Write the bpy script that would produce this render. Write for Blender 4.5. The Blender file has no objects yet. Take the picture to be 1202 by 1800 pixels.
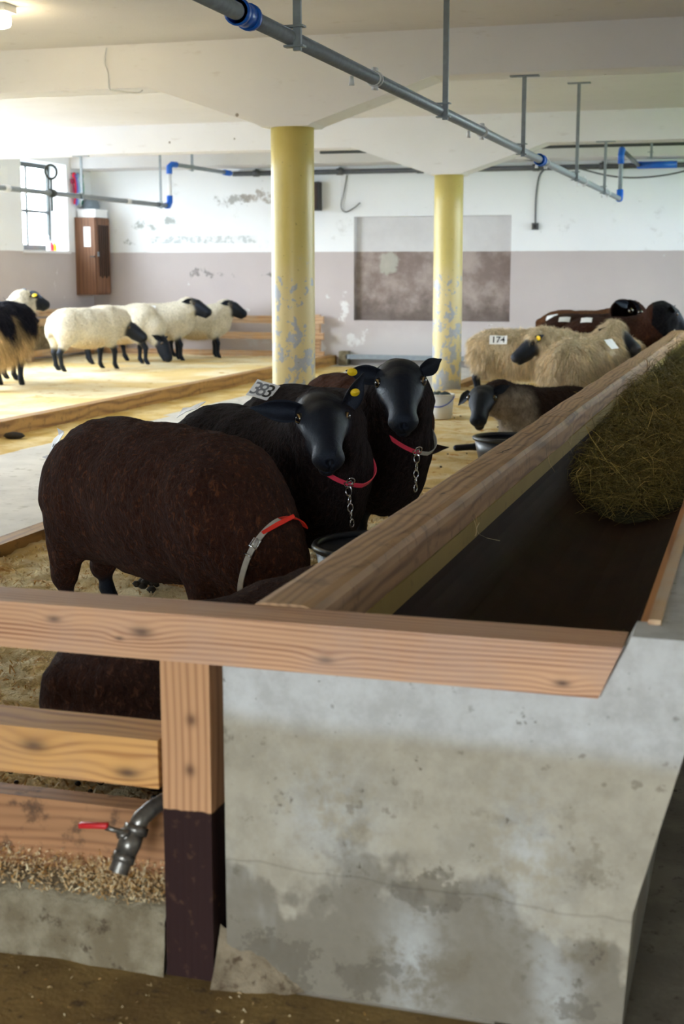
import bpy, bmesh, math, random
import numpy as np
from mathutils import Vector, Matrix
from mathutils.bvhtree import BVHTree

SC = bpy.context.scene
COL = SC.collection
random.seed(7)
RNG = np.random.default_rng(11)
PI = math.pi

# ---------------------------------------------------------------- camera
cam_data = bpy.data.cameras.new('camera')
cam = bpy.data.objects.new('camera', cam_data)
COL.objects.link(cam)
cam.location = (0, 0, 1.5)
cam.rotation_euler = (math.radians(90 - 9.8807), 0, math.radians(16.72))
cam_data.sensor_fit = 'HORIZONTAL'
cam_data.sensor_width = 24.0
cam_data.lens = 24.0 * 2440 / 1202
cam_data.clip_start = 0.05
cam_data.clip_end = 300
cam_data.dof.use_dof = True
cam_data.dof.focus_distance = 5.6
cam_data.dof.aperture_fstop = 4.5
SC.camera = cam

# ---------------------------------------------------------------- exposure
SC.view_settings.view_transform = 'Standard'
SC.view_settings.look = 'None'
SC.view_settings.gamma = 1.0
SC.view_settings.exposure = 1.98
SC.view_settings.use_curve_mapping = False
SC.cycles.max_bounces = 10
SC.cycles.diffuse_bounces = 7
SC.cycles.use_denoising = True
SC.cycles.sample_clamp_indirect = 6.0
SC.cycles.caustics_reflective = False
SC.cycles.caustics_refractive = False

# ---------------------------------------------------------------- daylight
world = bpy.data.worlds.new('overcast_sky')
SC.world = world
world.use_nodes = True
_wn = world.node_tree
_wn.nodes.clear()
_out = _wn.nodes.new('ShaderNodeOutputWorld')
_bg = _wn.nodes.new('ShaderNodeBackground')
_bg.inputs['Color'].default_value = (0.82, 0.91, 1.0, 1)
_bg.inputs['Strength'].default_value = 6.5
_wn.links.new(_bg.outputs[0], _out.inputs[0])

# daylight comes in through the windows and the gate opening; a portal in each guides the sampling
XL, XR, YB, YF = -10.88, 3.6, 21.6, -3.2       # left wall, right wall, back wall, wall behind the camera
ZC = 3.3
WIN_LEFT = [(3.2, 4.7), (6.3, 7.8), (9.2, 10.7), (19.3, 20.75)]
ADDED_WIN_RIGHT = [(13.2, 15.4), (16.4, 20.4)]  # unseen right windows, added and widened to brighten the back end
ADDED_OPENING_LEFT = (11.6, 17.6, 0.0, 2.9)              # unseen opening added in the left wall to light the far pens: y0, y1, z0, z1
GATE = (-1.7, 0.5, 0.0, 2.4)                    # opening in the wall behind the camera: x0, x1, z0, z1
WZ0, WZ1 = 1.80, 3.17
def portal(name, loc, rot, sx, sy):
    l = bpy.data.lights.new(name, 'AREA')
    l.shape = 'RECTANGLE'; l.size = sx; l.size_y = sy
    l.cycles.is_portal = True
    o = bpy.data.objects.new(name, l); COL.objects.link(o)
    o.location = loc; o.rotation_euler = rot
for a, b in WIN_LEFT:
    portal('window_portal', (XL - 0.43, (a + b) / 2, (WZ0 + WZ1) / 2), (0, math.radians(-90), 0), WZ1 - WZ0, b - a)
for a, b in ADDED_WIN_RIGHT:
    portal('window_portal', (XR + 0.43, (a + b) / 2, (WZ0 + WZ1) / 2), (0, math.radians(90), 0), WZ1 - WZ0, b - a)
portal('gate_portal', ((GATE[0] + GATE[1]) / 2, YF - 0.32, GATE[3] / 2), (math.radians(90), 0, 0), GATE[1] - GATE[0], GATE[3])
portal('added_opening_portal', (XL - 0.43, (ADDED_OPENING_LEFT[0] + ADDED_OPENING_LEFT[1]) / 2, ADDED_OPENING_LEFT[3] / 2), (0, math.radians(-90), 0), ADDED_OPENING_LEFT[3], ADDED_OPENING_LEFT[1] - ADDED_OPENING_LEFT[0])

# ---------------------------------------------------------------- object helpers
def lin(c):
    return tuple((x / 255 / 12.92) if x / 255 <= 0.04045 else ((x / 255 + 0.055) / 1.055) ** 2.4 for x in c)

def link(name, mesh, mat=None, parent=None):
    o = bpy.data.objects.new(name, mesh); COL.objects.link(o)
    if mat is not None:
        mesh.materials.clear(); mesh.materials.append(mat)
    if parent is not None:
        o.parent = parent
    return o

def tag(o, label=None, cat=None, group=None, kind=None):
    if label: o['label'] = label
    if cat: o['category'] = cat
    if group: o['group'] = group
    if kind: o['kind'] = kind
    return o

def empty(name, loc=(0, 0, 0), rz=0.0):
    o = bpy.data.objects.new(name, None); COL.objects.link(o)
    o.location = loc; o.rotation_euler = (0, 0, rz)
    o.empty_display_size = 0.1
    return o

def smooth(me, on=True):
    me.polygons.foreach_set('use_smooth', np.full(len(me.polygons), on, dtype=bool))
    me.update()

class MB:
    """collects shapes into one bmesh"""
    def __init__(s): s.bm = bmesh.new()
    def box(s, x0, x1, y0, y1, z0, z1, M=None):
        vs = [s.bm.verts.new((x, y, z)) for x in (x0, x1) for y in (y0, y1) for z in (z0, z1)]
        for f in ((0, 1, 3, 2), (4, 6, 7, 5), (0, 4, 5, 1), (2, 3, 7, 6), (0, 2, 6, 4), (1, 5, 7, 3)):
            s.bm.faces.new([vs[i] for i in f])
        if M is not None: bmesh.ops.transform(s.bm, matrix=M, verts=vs)
        return s
    def prism(s, poly, a, b, axis='y'):
        n = len(poly)
        def P(p, t): return {'y': (p[0], t, p[1]), 'x': (t, p[0], p[1]), 'z': (p[0], p[1], t)}[axis]
        A = [s.bm.verts.new(P(p, a)) for p in poly]; B = [s.bm.verts.new(P(p, b)) for p in poly]
        s.bm.faces.new(A); s.bm.faces.new(B[::-1])
        for i in range(n): s.bm.faces.new((A[i], B[i], B[(i + 1) % n], A[(i + 1) % n]))
        return s
    def tube(s, pts, r, n=12, cap=True):
        pts = [Vector(p) for p in pts]
        rr = r if isinstance(r, (list, tuple)) else [r] * len(pts)
        rings = []
        ref = None
        for i, p in enumerate(pts):
            d = (pts[min(i + 1, len(pts) - 1)] - pts[max(i - 1, 0)]).normalized()
            if ref is None:
                ref = Vector((0, 0, 1)) if abs(d.z) < 0.9 else Vector((1, 0, 0))
            u = (ref - d * ref.dot(d)).normalized(); v = d.cross(u); ref = u
            rings.append([s.bm.verts.new(p + (u * math.cos(2 * PI * k / n) + v * math.sin(2 * PI * k / n)) * rr[i]) for k in range(n)])
        for A, B in zip(rings, rings[1:]):
            for k in range(n): s.bm.faces.new((A[k], A[(k + 1) % n], B[(k + 1) % n], B[k]))
        if cap:
            s.bm.faces.new(rings[0][::-1]); s.bm.faces.new(rings[-1])
        return s
    def lathe(s, prof, n=32, c=(0, 0, 0)):
        rings = []
        for r, z in prof:
            rings.append([s.bm.verts.new((c[0] + r * math.cos(2 * PI * k / n), c[1] + r * math.sin(2 * PI * k / n), c[2] + z)) for k in range(n)])
        for A, B in zip(rings, rings[1:]):
            for k in range(n): s.bm.faces.new((A[k], A[(k + 1) % n], B[(k + 1) % n], B[k]))
        s.bm.faces.new(rings[0][::-1]); s.bm.faces.new(rings[-1])
        return s
    def torus(s, R, r, M, n=20, m=8, sx=1.0, sy=1.0):
        rings = []
        for i in range(n):
            a = 2 * PI * i / n
            rings.append([s.bm.verts.new(M @ Vector(((R + r * math.cos(2 * PI * j / m)) * math.cos(a) * sx, (R + r * math.cos(2 * PI * j / m)) * math.sin(a) * sy, r * math.sin(2 * PI * j / m)))) for j in range(m)])
        for i in range(n):
            A, B = rings[i], rings[(i + 1) % n]
            for j in range(m): s.bm.faces.new((A[j], B[j], B[(j + 1) % m], A[(j + 1) % m]))
        return s
    def bevel(s, w, seg=2):
        es = [e for e in s.bm.edges if len(e.link_faces) == 2 and e.calc_face_angle(0) > 0.5]
        bmesh.ops.bevel(s.bm, geom=es, offset=w, segments=seg, affect='EDGES', profile=0.5)
        return s
    def mesh(s, name, sm=False):
        bmesh.ops.recalc_face_normals(s.bm, faces=s.bm.faces)
        me = bpy.data.meshes.new(name); s.bm.to_mesh(me); s.bm.free()
        if sm: smooth(me)
        return me
    def build(s, name, mat=None, parent=None, sm=False):
        return link(name, s.mesh(name, sm), mat, parent)

def np_mesh(name, V, F, sm=True):
    """V (n,3) float, F (m,k) int with constant k"""
    me = bpy.data.meshes.new(name)
    V = np.asarray(V, np.float32); F = np.asarray(F, np.int32)
    n, (m, k) = len(V), F.shape
    me.vertices.add(n); me.vertices.foreach_set('co', V.ravel())
    me.loops.add(m * k); me.loops.foreach_set('vertex_index', F.ravel())
    me.polygons.add(m); me.polygons.foreach_set('loop_start', np.arange(0, m * k, k, dtype=np.int32))
    me.update(calc_edges=True); me.validate()
    if sm: smooth(me)
    return me

# ---------------------------------------------------------------- numpy noise
def _h(ix, iy, iz, seed):
    n = (ix.astype(np.int64) * 374761393 + iy.astype(np.int64) * 668265263 + iz.astype(np.int64) * 2147483647 + seed * 974634777) & 0xffffffff
    n = ((n ^ (n >> 13)) * 1274126177) & 0xffffffff
    n = (n ^ (n >> 16)) & 0xffff
    return n.astype(np.float32) / 65535.0
def vnoise(P, scale=1.0, seed=0):
    P = np.asarray(P, np.float32) * scale
    i = np.floor(P).astype(np.int64); f = P - i
    f = f * f * (3 - 2 * f)
    x, y, z = i[:, 0], i[:, 1], i[:, 2]; u, v, w = f[:, 0], f[:, 1], f[:, 2]
    L = lambda a, b, t: a + (b - a) * t
    c = lambda dx, dy, dz: _h(x + dx, y + dy, z + dz, seed)
    return L(L(L(c(0, 0, 0), c(1, 0, 0), u), L(c(0, 1, 0), c(1, 1, 0), u), v),
             L(L(c(0, 0, 1), c(1, 0, 1), u), L(c(0, 1, 1), c(1, 1, 1), u), v), w)
def fbm(P, scale, seed=0, oct=3):
    s, a, t = 0, 1.0, 0.0
    for k in range(oct):
        s = s + a * vnoise(P, scale * 2 ** k, seed + k * 17); t += a; a *= 0.5
    return s / t

# ---------------------------------------------------------------- material node expressions
class E:
    nt = None
    def __init__(s, sock): s.s = sock
    @staticmethod
    def m(op, *a, clamp=False):
        n = E.nt.nodes.new('ShaderNodeMath'); n.operation = op; n.use_clamp = clamp
        for i, x in enumerate(a):
            if isinstance(x, E): E.nt.links.new(x.s, n.inputs[i])
            else: n.inputs[i].default_value = x
        return E(n.outputs[0])
    def __add__(s, o): return E.m('ADD', s, o)
    __radd__ = __add__
    def __sub__(s, o): return E.m('SUBTRACT', s, o)
    def __rsub__(s, o): return E.m('SUBTRACT', o, s)
    def __mul__(s, o): return E.m('MULTIPLY', s, o)
    __rmul__ = __mul__
    def __truediv__(s, o): return E.m('DIVIDE', s, o)
    def __neg__(s): return E.m('MULTIPLY', s, -1.0)
def sstep(x, a, b):
    n = E.nt.nodes.new('ShaderNodeMapRange'); n.interpolation_type = 'SMOOTHSTEP'
    E.nt.links.new(x.s, n.inputs[0]); n.inputs[1].default_value = a; n.inputs[2].default_value = b
    return E(n.outputs[0])
def coords(kind='Object'):
    n = E.nt.nodes.new('ShaderNodeTexCoord'); return E(n.outputs[kind])
def sep(v):
    n = E.nt.nodes.new('ShaderNodeSeparateXYZ'); E.nt.links.new(v.s, n.inputs[0]); return [E(o) for o in n.outputs]
def comb(x, y, z):
    n = E.nt.nodes.new('ShaderNodeCombineXYZ')
    for i, a in enumerate((x, y, z)):
        if isinstance(a, E): E.nt.links.new(a.s, n.inputs[i])
        else: n.inputs[i].default_value = a
    return E(n.outputs[0])
def noise(v, scale, detail=3.0, rough=0.5, dist=0.0):
    n = E.nt.nodes.new('ShaderNodeTexNoise')
    E.nt.links.new(v.s, n.inputs['Vector']); n.inputs['Scale'].default_value = scale
    n.inputs['Detail'].default_value = detail; n.inputs['Roughness'].default_value = rough; n.inputs['Distortion'].default_value = dist
    return E(n.outputs[0])
def voro(v, scale, feature='F1', out='Distance'):
    n = E.nt.nodes.new('ShaderNodeTexVoronoi'); n.feature = feature
    E.nt.links.new(v.s, n.inputs['Vector']); n.inputs['Scale'].default_value = scale
    return E(n.outputs[out])
def attr(name, out='Fac'):
    n = E.nt.nodes.new('ShaderNodeAttribute'); n.attribute_name = name; return E(n.outputs[out])
def mix(f, a, b):
    n = E.nt.nodes.new('ShaderNodeMix'); n.data_type = 'RGBA'
    for i, x in ((0, f), (6, a), (7, b)):
        if isinstance(x, E): E.nt.links.new(x.s, n.inputs[i])
        elif i == 0: n.inputs[0].default_value = x
        else: n.inputs[i].default_value = (*x, 1)
    return E(n.outputs[2])
def gauss(d2):      # exp(-d2)
    return E.m('EXPONENT', -d2)
def material(name, fn):
    """fn() -> dict(color, rough, metal, height, hstr, hdist, extra)"""
    m = bpy.data.materials.new(name); m.use_nodes = True
    nt = m.node_tree; E.nt = nt
    b = nt.nodes['Principled BSDF']
    r = fn()
    def put(key, x):
        if isinstance(x, E): nt.links.new(x.s, b.inputs[key])
        else: b.inputs[key].default_value = (*x, 1) if isinstance(x, tuple) and len(x) == 3 else x
    put('Base Color', r.get('color', (.5, .5, .5))); put('Roughness', r.get('rough', .7)); put('Metallic', r.get('metal', 0.0))
    for k, x in r.get('extra', {}).items(): put(k, x)
    if 'height' in r:
        n = nt.nodes.new('ShaderNodeBump'); n.inputs['Strength'].default_value = r.get('hstr', .5); n.inputs['Distance'].default_value = r.get('hdist', .01)
        nt.links.new(r['height'].s, n.inputs['Height']); nt.links.new(n.outputs[0], b.inputs['Normal'])
    return m
def plain(name, rgb, rough=.6, metal=0.0, var=.12, scale=12.0, bump=0.0, bscale=60.0, bdist=.004, **extra):
    c = lin(rgb)
    def fn():
        v = coords(); n = noise(v, scale, 4)
        d = tuple(x * (1 - var * 1.6) for x in c); u = tuple(min(1, x * (1 + var)) for x in c)
        r = dict(color=mix(n, d, u), rough=rough, metal=metal, extra=extra)
        if bump: r.update(height=noise(v, bscale, 3), hstr=bump, hdist=bdist)
        return r
    return material(name, fn)
# ---------------------------------------------------------------- materials
MT = {}
def wood(name, light, dark, axis='x', freq=55.0, knots=(), grey=None, greyamt=0.0, dirt=None, dirtamt=0.0, seed=0.0, cath=1.0, bump=.25):
    """flat-sawn timber: growth rings cut along the board, bent round the knots"""
    L, D = lin(light), lin(dark)
    def fn():
        v = coords(); x, y, z = sep(v)
        u, a, b = {'x': (x, z, y), 'y': (y, x, z), 'z': (z, x, y)}[axis]
        slow = noise(comb(u * 0.9 + seed, a * 3.0, b * 3.0), 1.0, 2)
        f = a * 1.0 + b * 0.55 + slow * (0.16 * cath) + noise(comb(u * 1.3 + seed, a * 10.0, b * 10.0), 1.0, 2) * 0.008
        kmask = None
        for (ku, ka, s) in knots:
            du = (u - ku) / (s * 2.2); da = (a - ka) / s
            d2 = du * du + da * da
            g = gauss(d2)
            f = f + g * (s * .55)
            core = gauss(d2 * 7.0)
            kmask = core if kmask is None else kmask + core
        ring = E.m('SINE', f * (freq * 2 * PI)) * 0.5 + 0.5
        ring = E.m('POWER', ring, 1.7)
        fib = noise(comb(u * 4.0, a * 160.0, b * 160.0), 1.0, 2)
        tone = noise(comb(u * 2.0 + seed, a * 9.0, b * 9.0), 1.0, 3)
        g = ring * (0.30 + .85 * sstep(noise(comb(u * 1.1, a * 22.0, b * 22.0), 1.0, 2), .3, .7)) + (fib - 0.5) * 0.6
        g = E.m('MULTIPLY', g, 1.0, clamp=True)
        c = mix(g, L, D)
        c = mix(sstep(tone, .35, .75) * .35, c, tuple(x * .72 for x in L))
        if kmask is not None:
            c = mix(E.m('MULTIPLY', kmask, .85, clamp=True), c, lin((62, 42, 30)))
        if grey is not None:
            c = mix(sstep(noise(v, 5.0, 5, .6), .35, .65) * greyamt, c, lin(grey))
        if dirt is not None:
            c = mix(sstep(noise(v, 14.0, 6, .65), .52, .68) * dirtamt, c, lin(dirt))
        return dict(color=c, rough=.62, height=g, hstr=bump, hdist=.002)
    return material(name, fn)

MT['rail'] = wood('pale_rail_timber', (208, 162, 122), (148, 96, 66), 'x', 92, [(-1.40, .775, .020), (-1.20, .762, .030), (-0.80, .735, .022), (-0.33, .728, .018), (-1.25, .745, .012)], seed=2.1, cath=.32, grey=(180, 150, 130), greyamt=.45)
MT['midrail'] = wood('orange_rail_timber', (214, 160, 92), (160, 104, 52), 'x', 62, [(-1.46, .49, .04), (-1.24, .452, .035)], seed=7.3, cath=.9, grey=(170, 140, 115), greyamt=.25)
MT['lowboard'] = wood('stained_board_timber', (172, 124, 82), (138, 94, 60), 'x', 40, seed=4.4, dirt=(66, 46, 28), dirtamt=.8)
MT['plank'] = wood('worn_plank_timber', (190, 150, 106), (128, 92, 60), 'y', 38, [(4.2, -.93, .02), (5.9, -.95, .02), (7.6, -.9, .02)], seed=1.0, grey=(146, 120, 92), greyamt=.25, dirt=(70, 50, 34), dirtamt=.4)
MT['rimwood'] = wood('orange_rim_timber', (186, 126, 60), (150, 92, 36), 'y', 24, seed=5.0)
MT['penrail'] = wood('pen_rail_timber', (205, 165, 122), (158, 112, 72), 'x', 18, seed=3.3, grey=(190, 176, 160), greyamt=.4)
MT['penrail_y'] = wood('pen_rail_timber_y', (205, 170, 128), (158, 116, 78), 'y', 18, seed=8.3, grey=(196, 186, 168), greyamt=.5)
MT['kerbwood'] = wood('kerb_timber', (182, 138, 74), (130, 90, 44), 'y', 20, seed=6.1, dirt=(90, 66, 36), dirtamt=.5)
MT['cabinet'] = wood('brown_cabinet_veneer', (126, 86, 60), (92, 58, 38), 'z', 16, seed=9.2, bump=.05)
MT['cabinet_dark'] = plain('dark_louvre', (52, 32, 22), .6)

def _post():
    v = coords(); x, y, z = sep(v)
    f = x * 1.0 + y * .5 + noise(comb(x * 4, y * 4, z * .9), 1.0, 2) * .07
    ring = E.m('POWER', E.m('SINE', f * (64 * 2 * PI)) * .5 + .5, 1.6)
    fib = noise(comb(x * 160, y * 160, z * 4), 1.0, 2)
    g = E.m('MULTIPLY', ring * .6 + (fib - .5) * .5, 1.0, clamp=True)
    c = mix(g, lin((196, 150, 108)), lin((150, 104, 70)))
    for kx, kz in ((-1.095, .58), (-1.10, .47)):
        dx = (x - kx) / .012; dz = (z - kz) / .014
        c = mix(gauss(dx * dx + dz * dz) * .8, c, lin((84, 56, 40)))
    paint = sstep(z + (noise(comb(x * 30, y * 30, z * 8), 1.0, 2) - .5) * .012, .381, .377)
    pc = mix(sstep(noise(v, 40, 5), .6, .72), lin((40, 18, 14)), lin((70, 46, 32)))
    return dict(color=mix(paint, c, pc), rough=.7, height=g, hstr=.2, hdist=.002, extra={'Specular IOR Level': .25})
MT['post'] = material('half_painted_post_timber', _post)

def _front():
    v = coords(); x, y, z = sep(v)
    n1 = noise(v, 2.2, 6, .62); n2 = noise(v, 7.0, 6, .65); n3 = noise(v, 40.0, 4, .6); n4 = noise(comb(x * 1.0, y, z * .6), 3.1, 5, .6)
    base = mix(n2, lin((176, 176, 170)), lin((208, 209, 206)))
    # everything below a soft, uneven edge is browner and darker
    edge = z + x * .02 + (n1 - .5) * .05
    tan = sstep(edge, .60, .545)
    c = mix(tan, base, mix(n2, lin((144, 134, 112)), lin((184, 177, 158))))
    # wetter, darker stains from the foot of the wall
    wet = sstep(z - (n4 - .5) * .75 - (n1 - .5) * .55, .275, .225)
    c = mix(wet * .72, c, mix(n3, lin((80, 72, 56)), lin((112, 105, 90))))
    pale = sstep(noise(comb(x * 1.6, y, z * .8), 3.0, 4, .55), .55, .72) * sstep(z, .5, .2)
    c = mix(pale * .8, c, lin((176, 176, 168)))
    blotch = sstep(noise(v, 5.0, 6, .7), .55, .62) * sstep(z, .55, .4)
    c = mix(blotch * .45, c, lin((96, 84, 58)))
    mott0 = noise(v, 10.0, 6, .7)
    for sx, sz, wx, wz in ((-.62, .10, .06, .14), (-.40, .36, .08, .12), (-.33, .10, .05, .10), (-.80, .40, .10, .10)):
        dx = (x - sx) / wx; dz = (z - sz) / wz
        c = mix(gauss(dx * dx + dz * dz) * sstep(n2 + (n3 - .5) * .5, .35, .6) * .7, c, lin((186, 188, 184)))
    for sx, sz, wx, wz in ((-.60, .26, .09, .045), (-.92, .06, .14, .10), (-.28, .05, .08, .05), (-.72, .05, .10, .06)):
        dx = (x - sx) / wx; dz = (z - sz) / wz
        c = mix(sstep(gauss(dx * dx + dz * dz) * .8 + (mott0 - .5) * 2.4 + (n3 - .5) * .6, .40, .60) * .6, c, lin((84, 76, 60)))
    mott = noise(v, 13.0, 5, .7)
    c = mix(sstep(mott, .35, .7) * .32, c, lin((112, 104, 90)))
    spots = sstep(noise(v, 22.0, 4, .6), .63, .70)
    c = mix(spots * .5, c, lin((92, 84, 66)))
    pits = sstep(voro(v, 24.0) + (n3 - .5) * .12, .09, .02)
    c = mix(pits * .45, c, lin((84, 78, 66)))
    cy = z - .245 + x * .03 - (noise(comb(x * 5.0, 0.0, 0.0), 1.0, 3) - .5) * .05
    crack = gauss(cy * cy * 120000.0)
    c = mix(crack * .2, c, lin((60, 54, 44)))
    return dict(color=c, rough=.75, height=n2 * .4 + n3 * .3 - pits * .3 - crack * .4, hstr=.35, hdist=.006)
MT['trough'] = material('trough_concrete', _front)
def _inner():
    v = coords(); n1 = noise(v, 3.0, 5, .6); n2 = noise(v, 18.0, 5, .6)
    c = mix(n1, lin((150, 128, 56)), lin((178, 156, 84)))
    c = mix(sstep(n2, .58, .72) * .5, c, lin((104, 86, 40)))
    return dict(color=c, rough=.7, height=n2, hstr=.3, hdist=.004)
MT['innerwall'] = material('yellowed_trough_wall', _inner)
MT['liner'] = plain('brown_glazed_liner', (52, 33, 18), .75, var=.35, scale=5, bump=.15, bscale=50, **{'Specular IOR Level': .15})

def _mix3(name, cols, s1, s2, rough=.85, bump=.3, bs=40.0, bd=.006, lo=.4, hi=.62):
    def fn():
        v = coords()
        n1 = noise(v, s1, 5, .6); n2 = noise(v, s2, 5, .65); n3 = noise(v, bs, 4, .6)
        c = mix(sstep(n1, lo, hi), lin(cols[0]), lin(cols[1]))
        c = mix(sstep(n2, .56, .68), c, lin(cols[2]))
        return dict(color=c, rough=rough, height=n3 + n2 * .5, hstr=bump, hdist=bd)
    return material(name, fn)
MT['floor'] = _mix3('dusty_brown_floor', ((112, 88, 44), (138, 112, 62), (84, 64, 34)), 4.0, 22.0, .9, .5, 60, .006)
MT['floor_right'] = _mix3('dark_aisle_floor', ((92, 84, 68), (112, 104, 86), (66, 58, 42)), 4.0, 26.0, .85, .4, 70, .006)
MT['aisle'] = _mix3('swept_aisle_concrete', ((200, 196, 188), (216, 212, 204), (176, 170, 158)), 1.6, 9.0, .8, .25, 60, .004)
MT['kerb'] = _mix3('rough_kerb_concrete', ((112, 100, 76), (140, 130, 106), (70, 56, 36)), 9.0, 16.0, .9, .8, 60, .012)
MT['mortar'] = _mix3('crumbled_mortar', ((112, 98, 76), (138, 124, 100), (80, 64, 44)), 8.0, 24.0, .95, .8, 60, .012)
MT['bedding'] = _mix3('wood_shavings', ((218, 184, 116), (238, 220, 176), (190, 134, 56)), 2.6, 7.5, .95, .9, 75, .02)
MT['bedding_far'] = _mix3('pale_wood_shavings', ((230, 202, 138), (242, 228, 190), (208, 172, 100)), 1.0, 4.0, .95, .7, 40, .02)
MT['chaff'] = _mix3('yellow_chaff', ((206, 172, 92), (224, 200, 140), (190, 150, 70)), 2.0, 9.0, .95, .5, 50, .01)

def _ceil():
    v = coords(); n1 = noise(v, .9, 5, .6); n2 = noise(v, 6.0, 5, .65)
    c = mix(n1, lin((214, 212, 212)), lin((232, 231, 232)))
    c = mix(sstep(n2, .60, .75) * .35, c, lin((188, 182, 172)))
    return dict(color=c, rough=.9, height=noise(v, 60.0, 3), hstr=.35, hdist=.006)
MT['ceiling'] = material('limewashed_ceiling', _ceil)
def _beam():
    v = coords(); x, y, z = sep(v); n1 = noise(v, 1.4, 5, .6); n2 = noise(comb(x, y, z * 4.0), 3.0, 5, .65)
    c = mix(n1, lin((230, 230, 234)), lin((244, 244, 248)))
    c = mix(sstep(n2, .60, .74) * .35, c, lin((196, 188, 184)))
    holes = sstep(voro(v, 2.6), .045, .03)
    c = mix(holes * .8, c, lin((110, 96, 84)))
    return dict(color=c, rough=.85, height=noise(v, 30.0, 4) - holes, hstr=.2, hdist=.005)
MT['beam'] = material('limewashed_beam', _beam)

def _wall(side):
    def fn():
        v = coords(); x, y, z = sep(v)
        n1 = noise(v, 1.1, 5, .6); n2 = noise(v, 5.0, 6, .65); n3 = noise(v, 2.3, 6, .7)
        up = mix(n1, lin((236, 239, 244)), lin((248, 250, 252)))
        up = mix(sstep(n3, .60, .72) * .45, up, lin((196, 196, 196)))
        lowc = mix(n1, lin((184, 174, 174)), lin((202, 193, 192)))
        # the distemper is washed paler towards the floor
        lowc = mix(sstep(z + (n3 - .5) * .5, .75, .35) * .65, lowc, lin((214, 209, 208)))
        lowc = mix(sstep(n2, .66, .74) * .8, lowc, lin((228, 226, 226)))
        c = mix(sstep(z + (n2 - .5) * .02, 1.795, 1.785), up, lowc)
        def blot(cx, cz, sx, sz, thr, colr, amt=.85):
            dx = ((x if side == 'back' else y) - cx) / sx; dz = (z - cz) / sz
            return sstep(gauss(dx * dx + dz * dz) * .6 + (n2 - .5) * 2.0, thr - .10, thr + .12) * amt * .9, lin(colr)
        if side == 'back':
            # flaked paint: bare grey render shows through
            for b in ((-9.9, 2.24, .28, .10, .40, (150, 158, 156)), (-9.45, 2.3, .12, .09, .42, (150, 158, 156)),
                      (-8.4, 2.62, .5, .16, .52, (150, 150, 146)), (-7.85, 2.66, .4, .18, .50, (160, 150, 140)),
                      (-8.8, 1.45, .6, .12, .55, (120, 114, 112)), (-7.6, 1.42, .3, .06, .52, (110, 106, 104)),
                      (-10.2, 1.95, .25, .09, .52, (150, 156, 156)),
                      (-6.3, .35, .22, .2, .45, (238, 238, 238)), (-6.45, .9, .12, .4, .5, (236, 236, 236)), (-6.9, .25, .16, .1, .4, (240, 240, 240)),
                      (-8.0, .35, .4, .16, .5, (214, 216, 220))):
                f, cc = blot(*b); c = mix(f, c, cc)
            # faded stencilled frieze
            band = sstep(z, 1.93, 1.94) * sstep(z, 2.06, 2.05) * sstep(x, -9.85, -9.75) * sstep(x, -7.9, -8.0)
            c = mix(band * (sstep(noise(v, 14.0, 3, .6), .46, .62) * .5 + .12), c, lin((160, 170, 172)))
        return dict(color=c, rough=.85, height=n2 + noise(v, 40.0, 3) * .3, hstr=.25, hdist=.008)
    return fn
MT['wall_back'] = material('two_tone_back_wall', _wall('back'))
MT['wall_left'] = material('two_tone_left_wall', _wall('left'))
def _niche():
    v = coords(); x, y, z = sep(v); n1 = noise(v, 2.0, 6, .65); n2 = noise(v, 6.0, 6, .65)
    up = mix(n1, lin((196, 194, 196)), lin((232, 232, 234)))
    lo = mix(sstep(n1, .35, .65), lin((132, 116, 110)), lin((176, 162, 156)))
    soot = sstep(z + (n2 - .5) * .9, 1.25, .75)
    lo = mix(soot * .65, lo, lin((86, 74, 68)))
    dx = (x + 5.75) / .2; dz = (z - 1.62) / .28
    lo = mix(sstep(gauss(dx * dx + dz * dz) + (n2 - .5) * 1.4, .45, .75) * .7, lo, lin((188, 188, 176)))
    return dict(color=mix(sstep(z + (n2 - .5) * .02, 1.795, 1.785), up, lo), rough=.85, height=n2, hstr=.25, hdist=.008)
MT['niche'] = material('sooty_niche_plaster', _niche)

def _column():
    v = coords(); x, y, z = sep(v)
    n1 = noise(v, 4.0, 5, .6); n2 = noise(comb(x, y, z * .8), 9.0, 6, .62); n3 = noise(v, 30.0, 5, .6)
    pale = mix(n1, lin((202, 184, 104)), lin((218, 202, 128)))
    # older straw-coloured coat lower down, worn to grey-blue primer
    c = mix(sstep(z + (n1 - .5) * .5, 1.75, 1.25), pale, mix(n1, lin((214, 196, 138)), lin((224, 210, 164))))
    worn = sstep(n2 + (n1 - .5) * .35 - z * .115, .435, .455) * sstep(z, 1.65, 1.45)
    c = mix(worn * .9, c, mix(n3, lin((150, 160, 180)), lin((186, 192, 204))))
    c = mix(sstep(n3, .66, .72) * .55, c, lin((110, 92, 50)))
    c = mix(sstep(noise(v, 14.0, 5, .7), .66, .72) * sstep(z, .9, .1), c, lin((120, 100, 70)))
    return dict(color=c, rough=.38, height=n2 - worn * .4, hstr=.12, hdist=.006)
MT['column'] = material('flaking_yellow_column_paint', _column)

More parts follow.
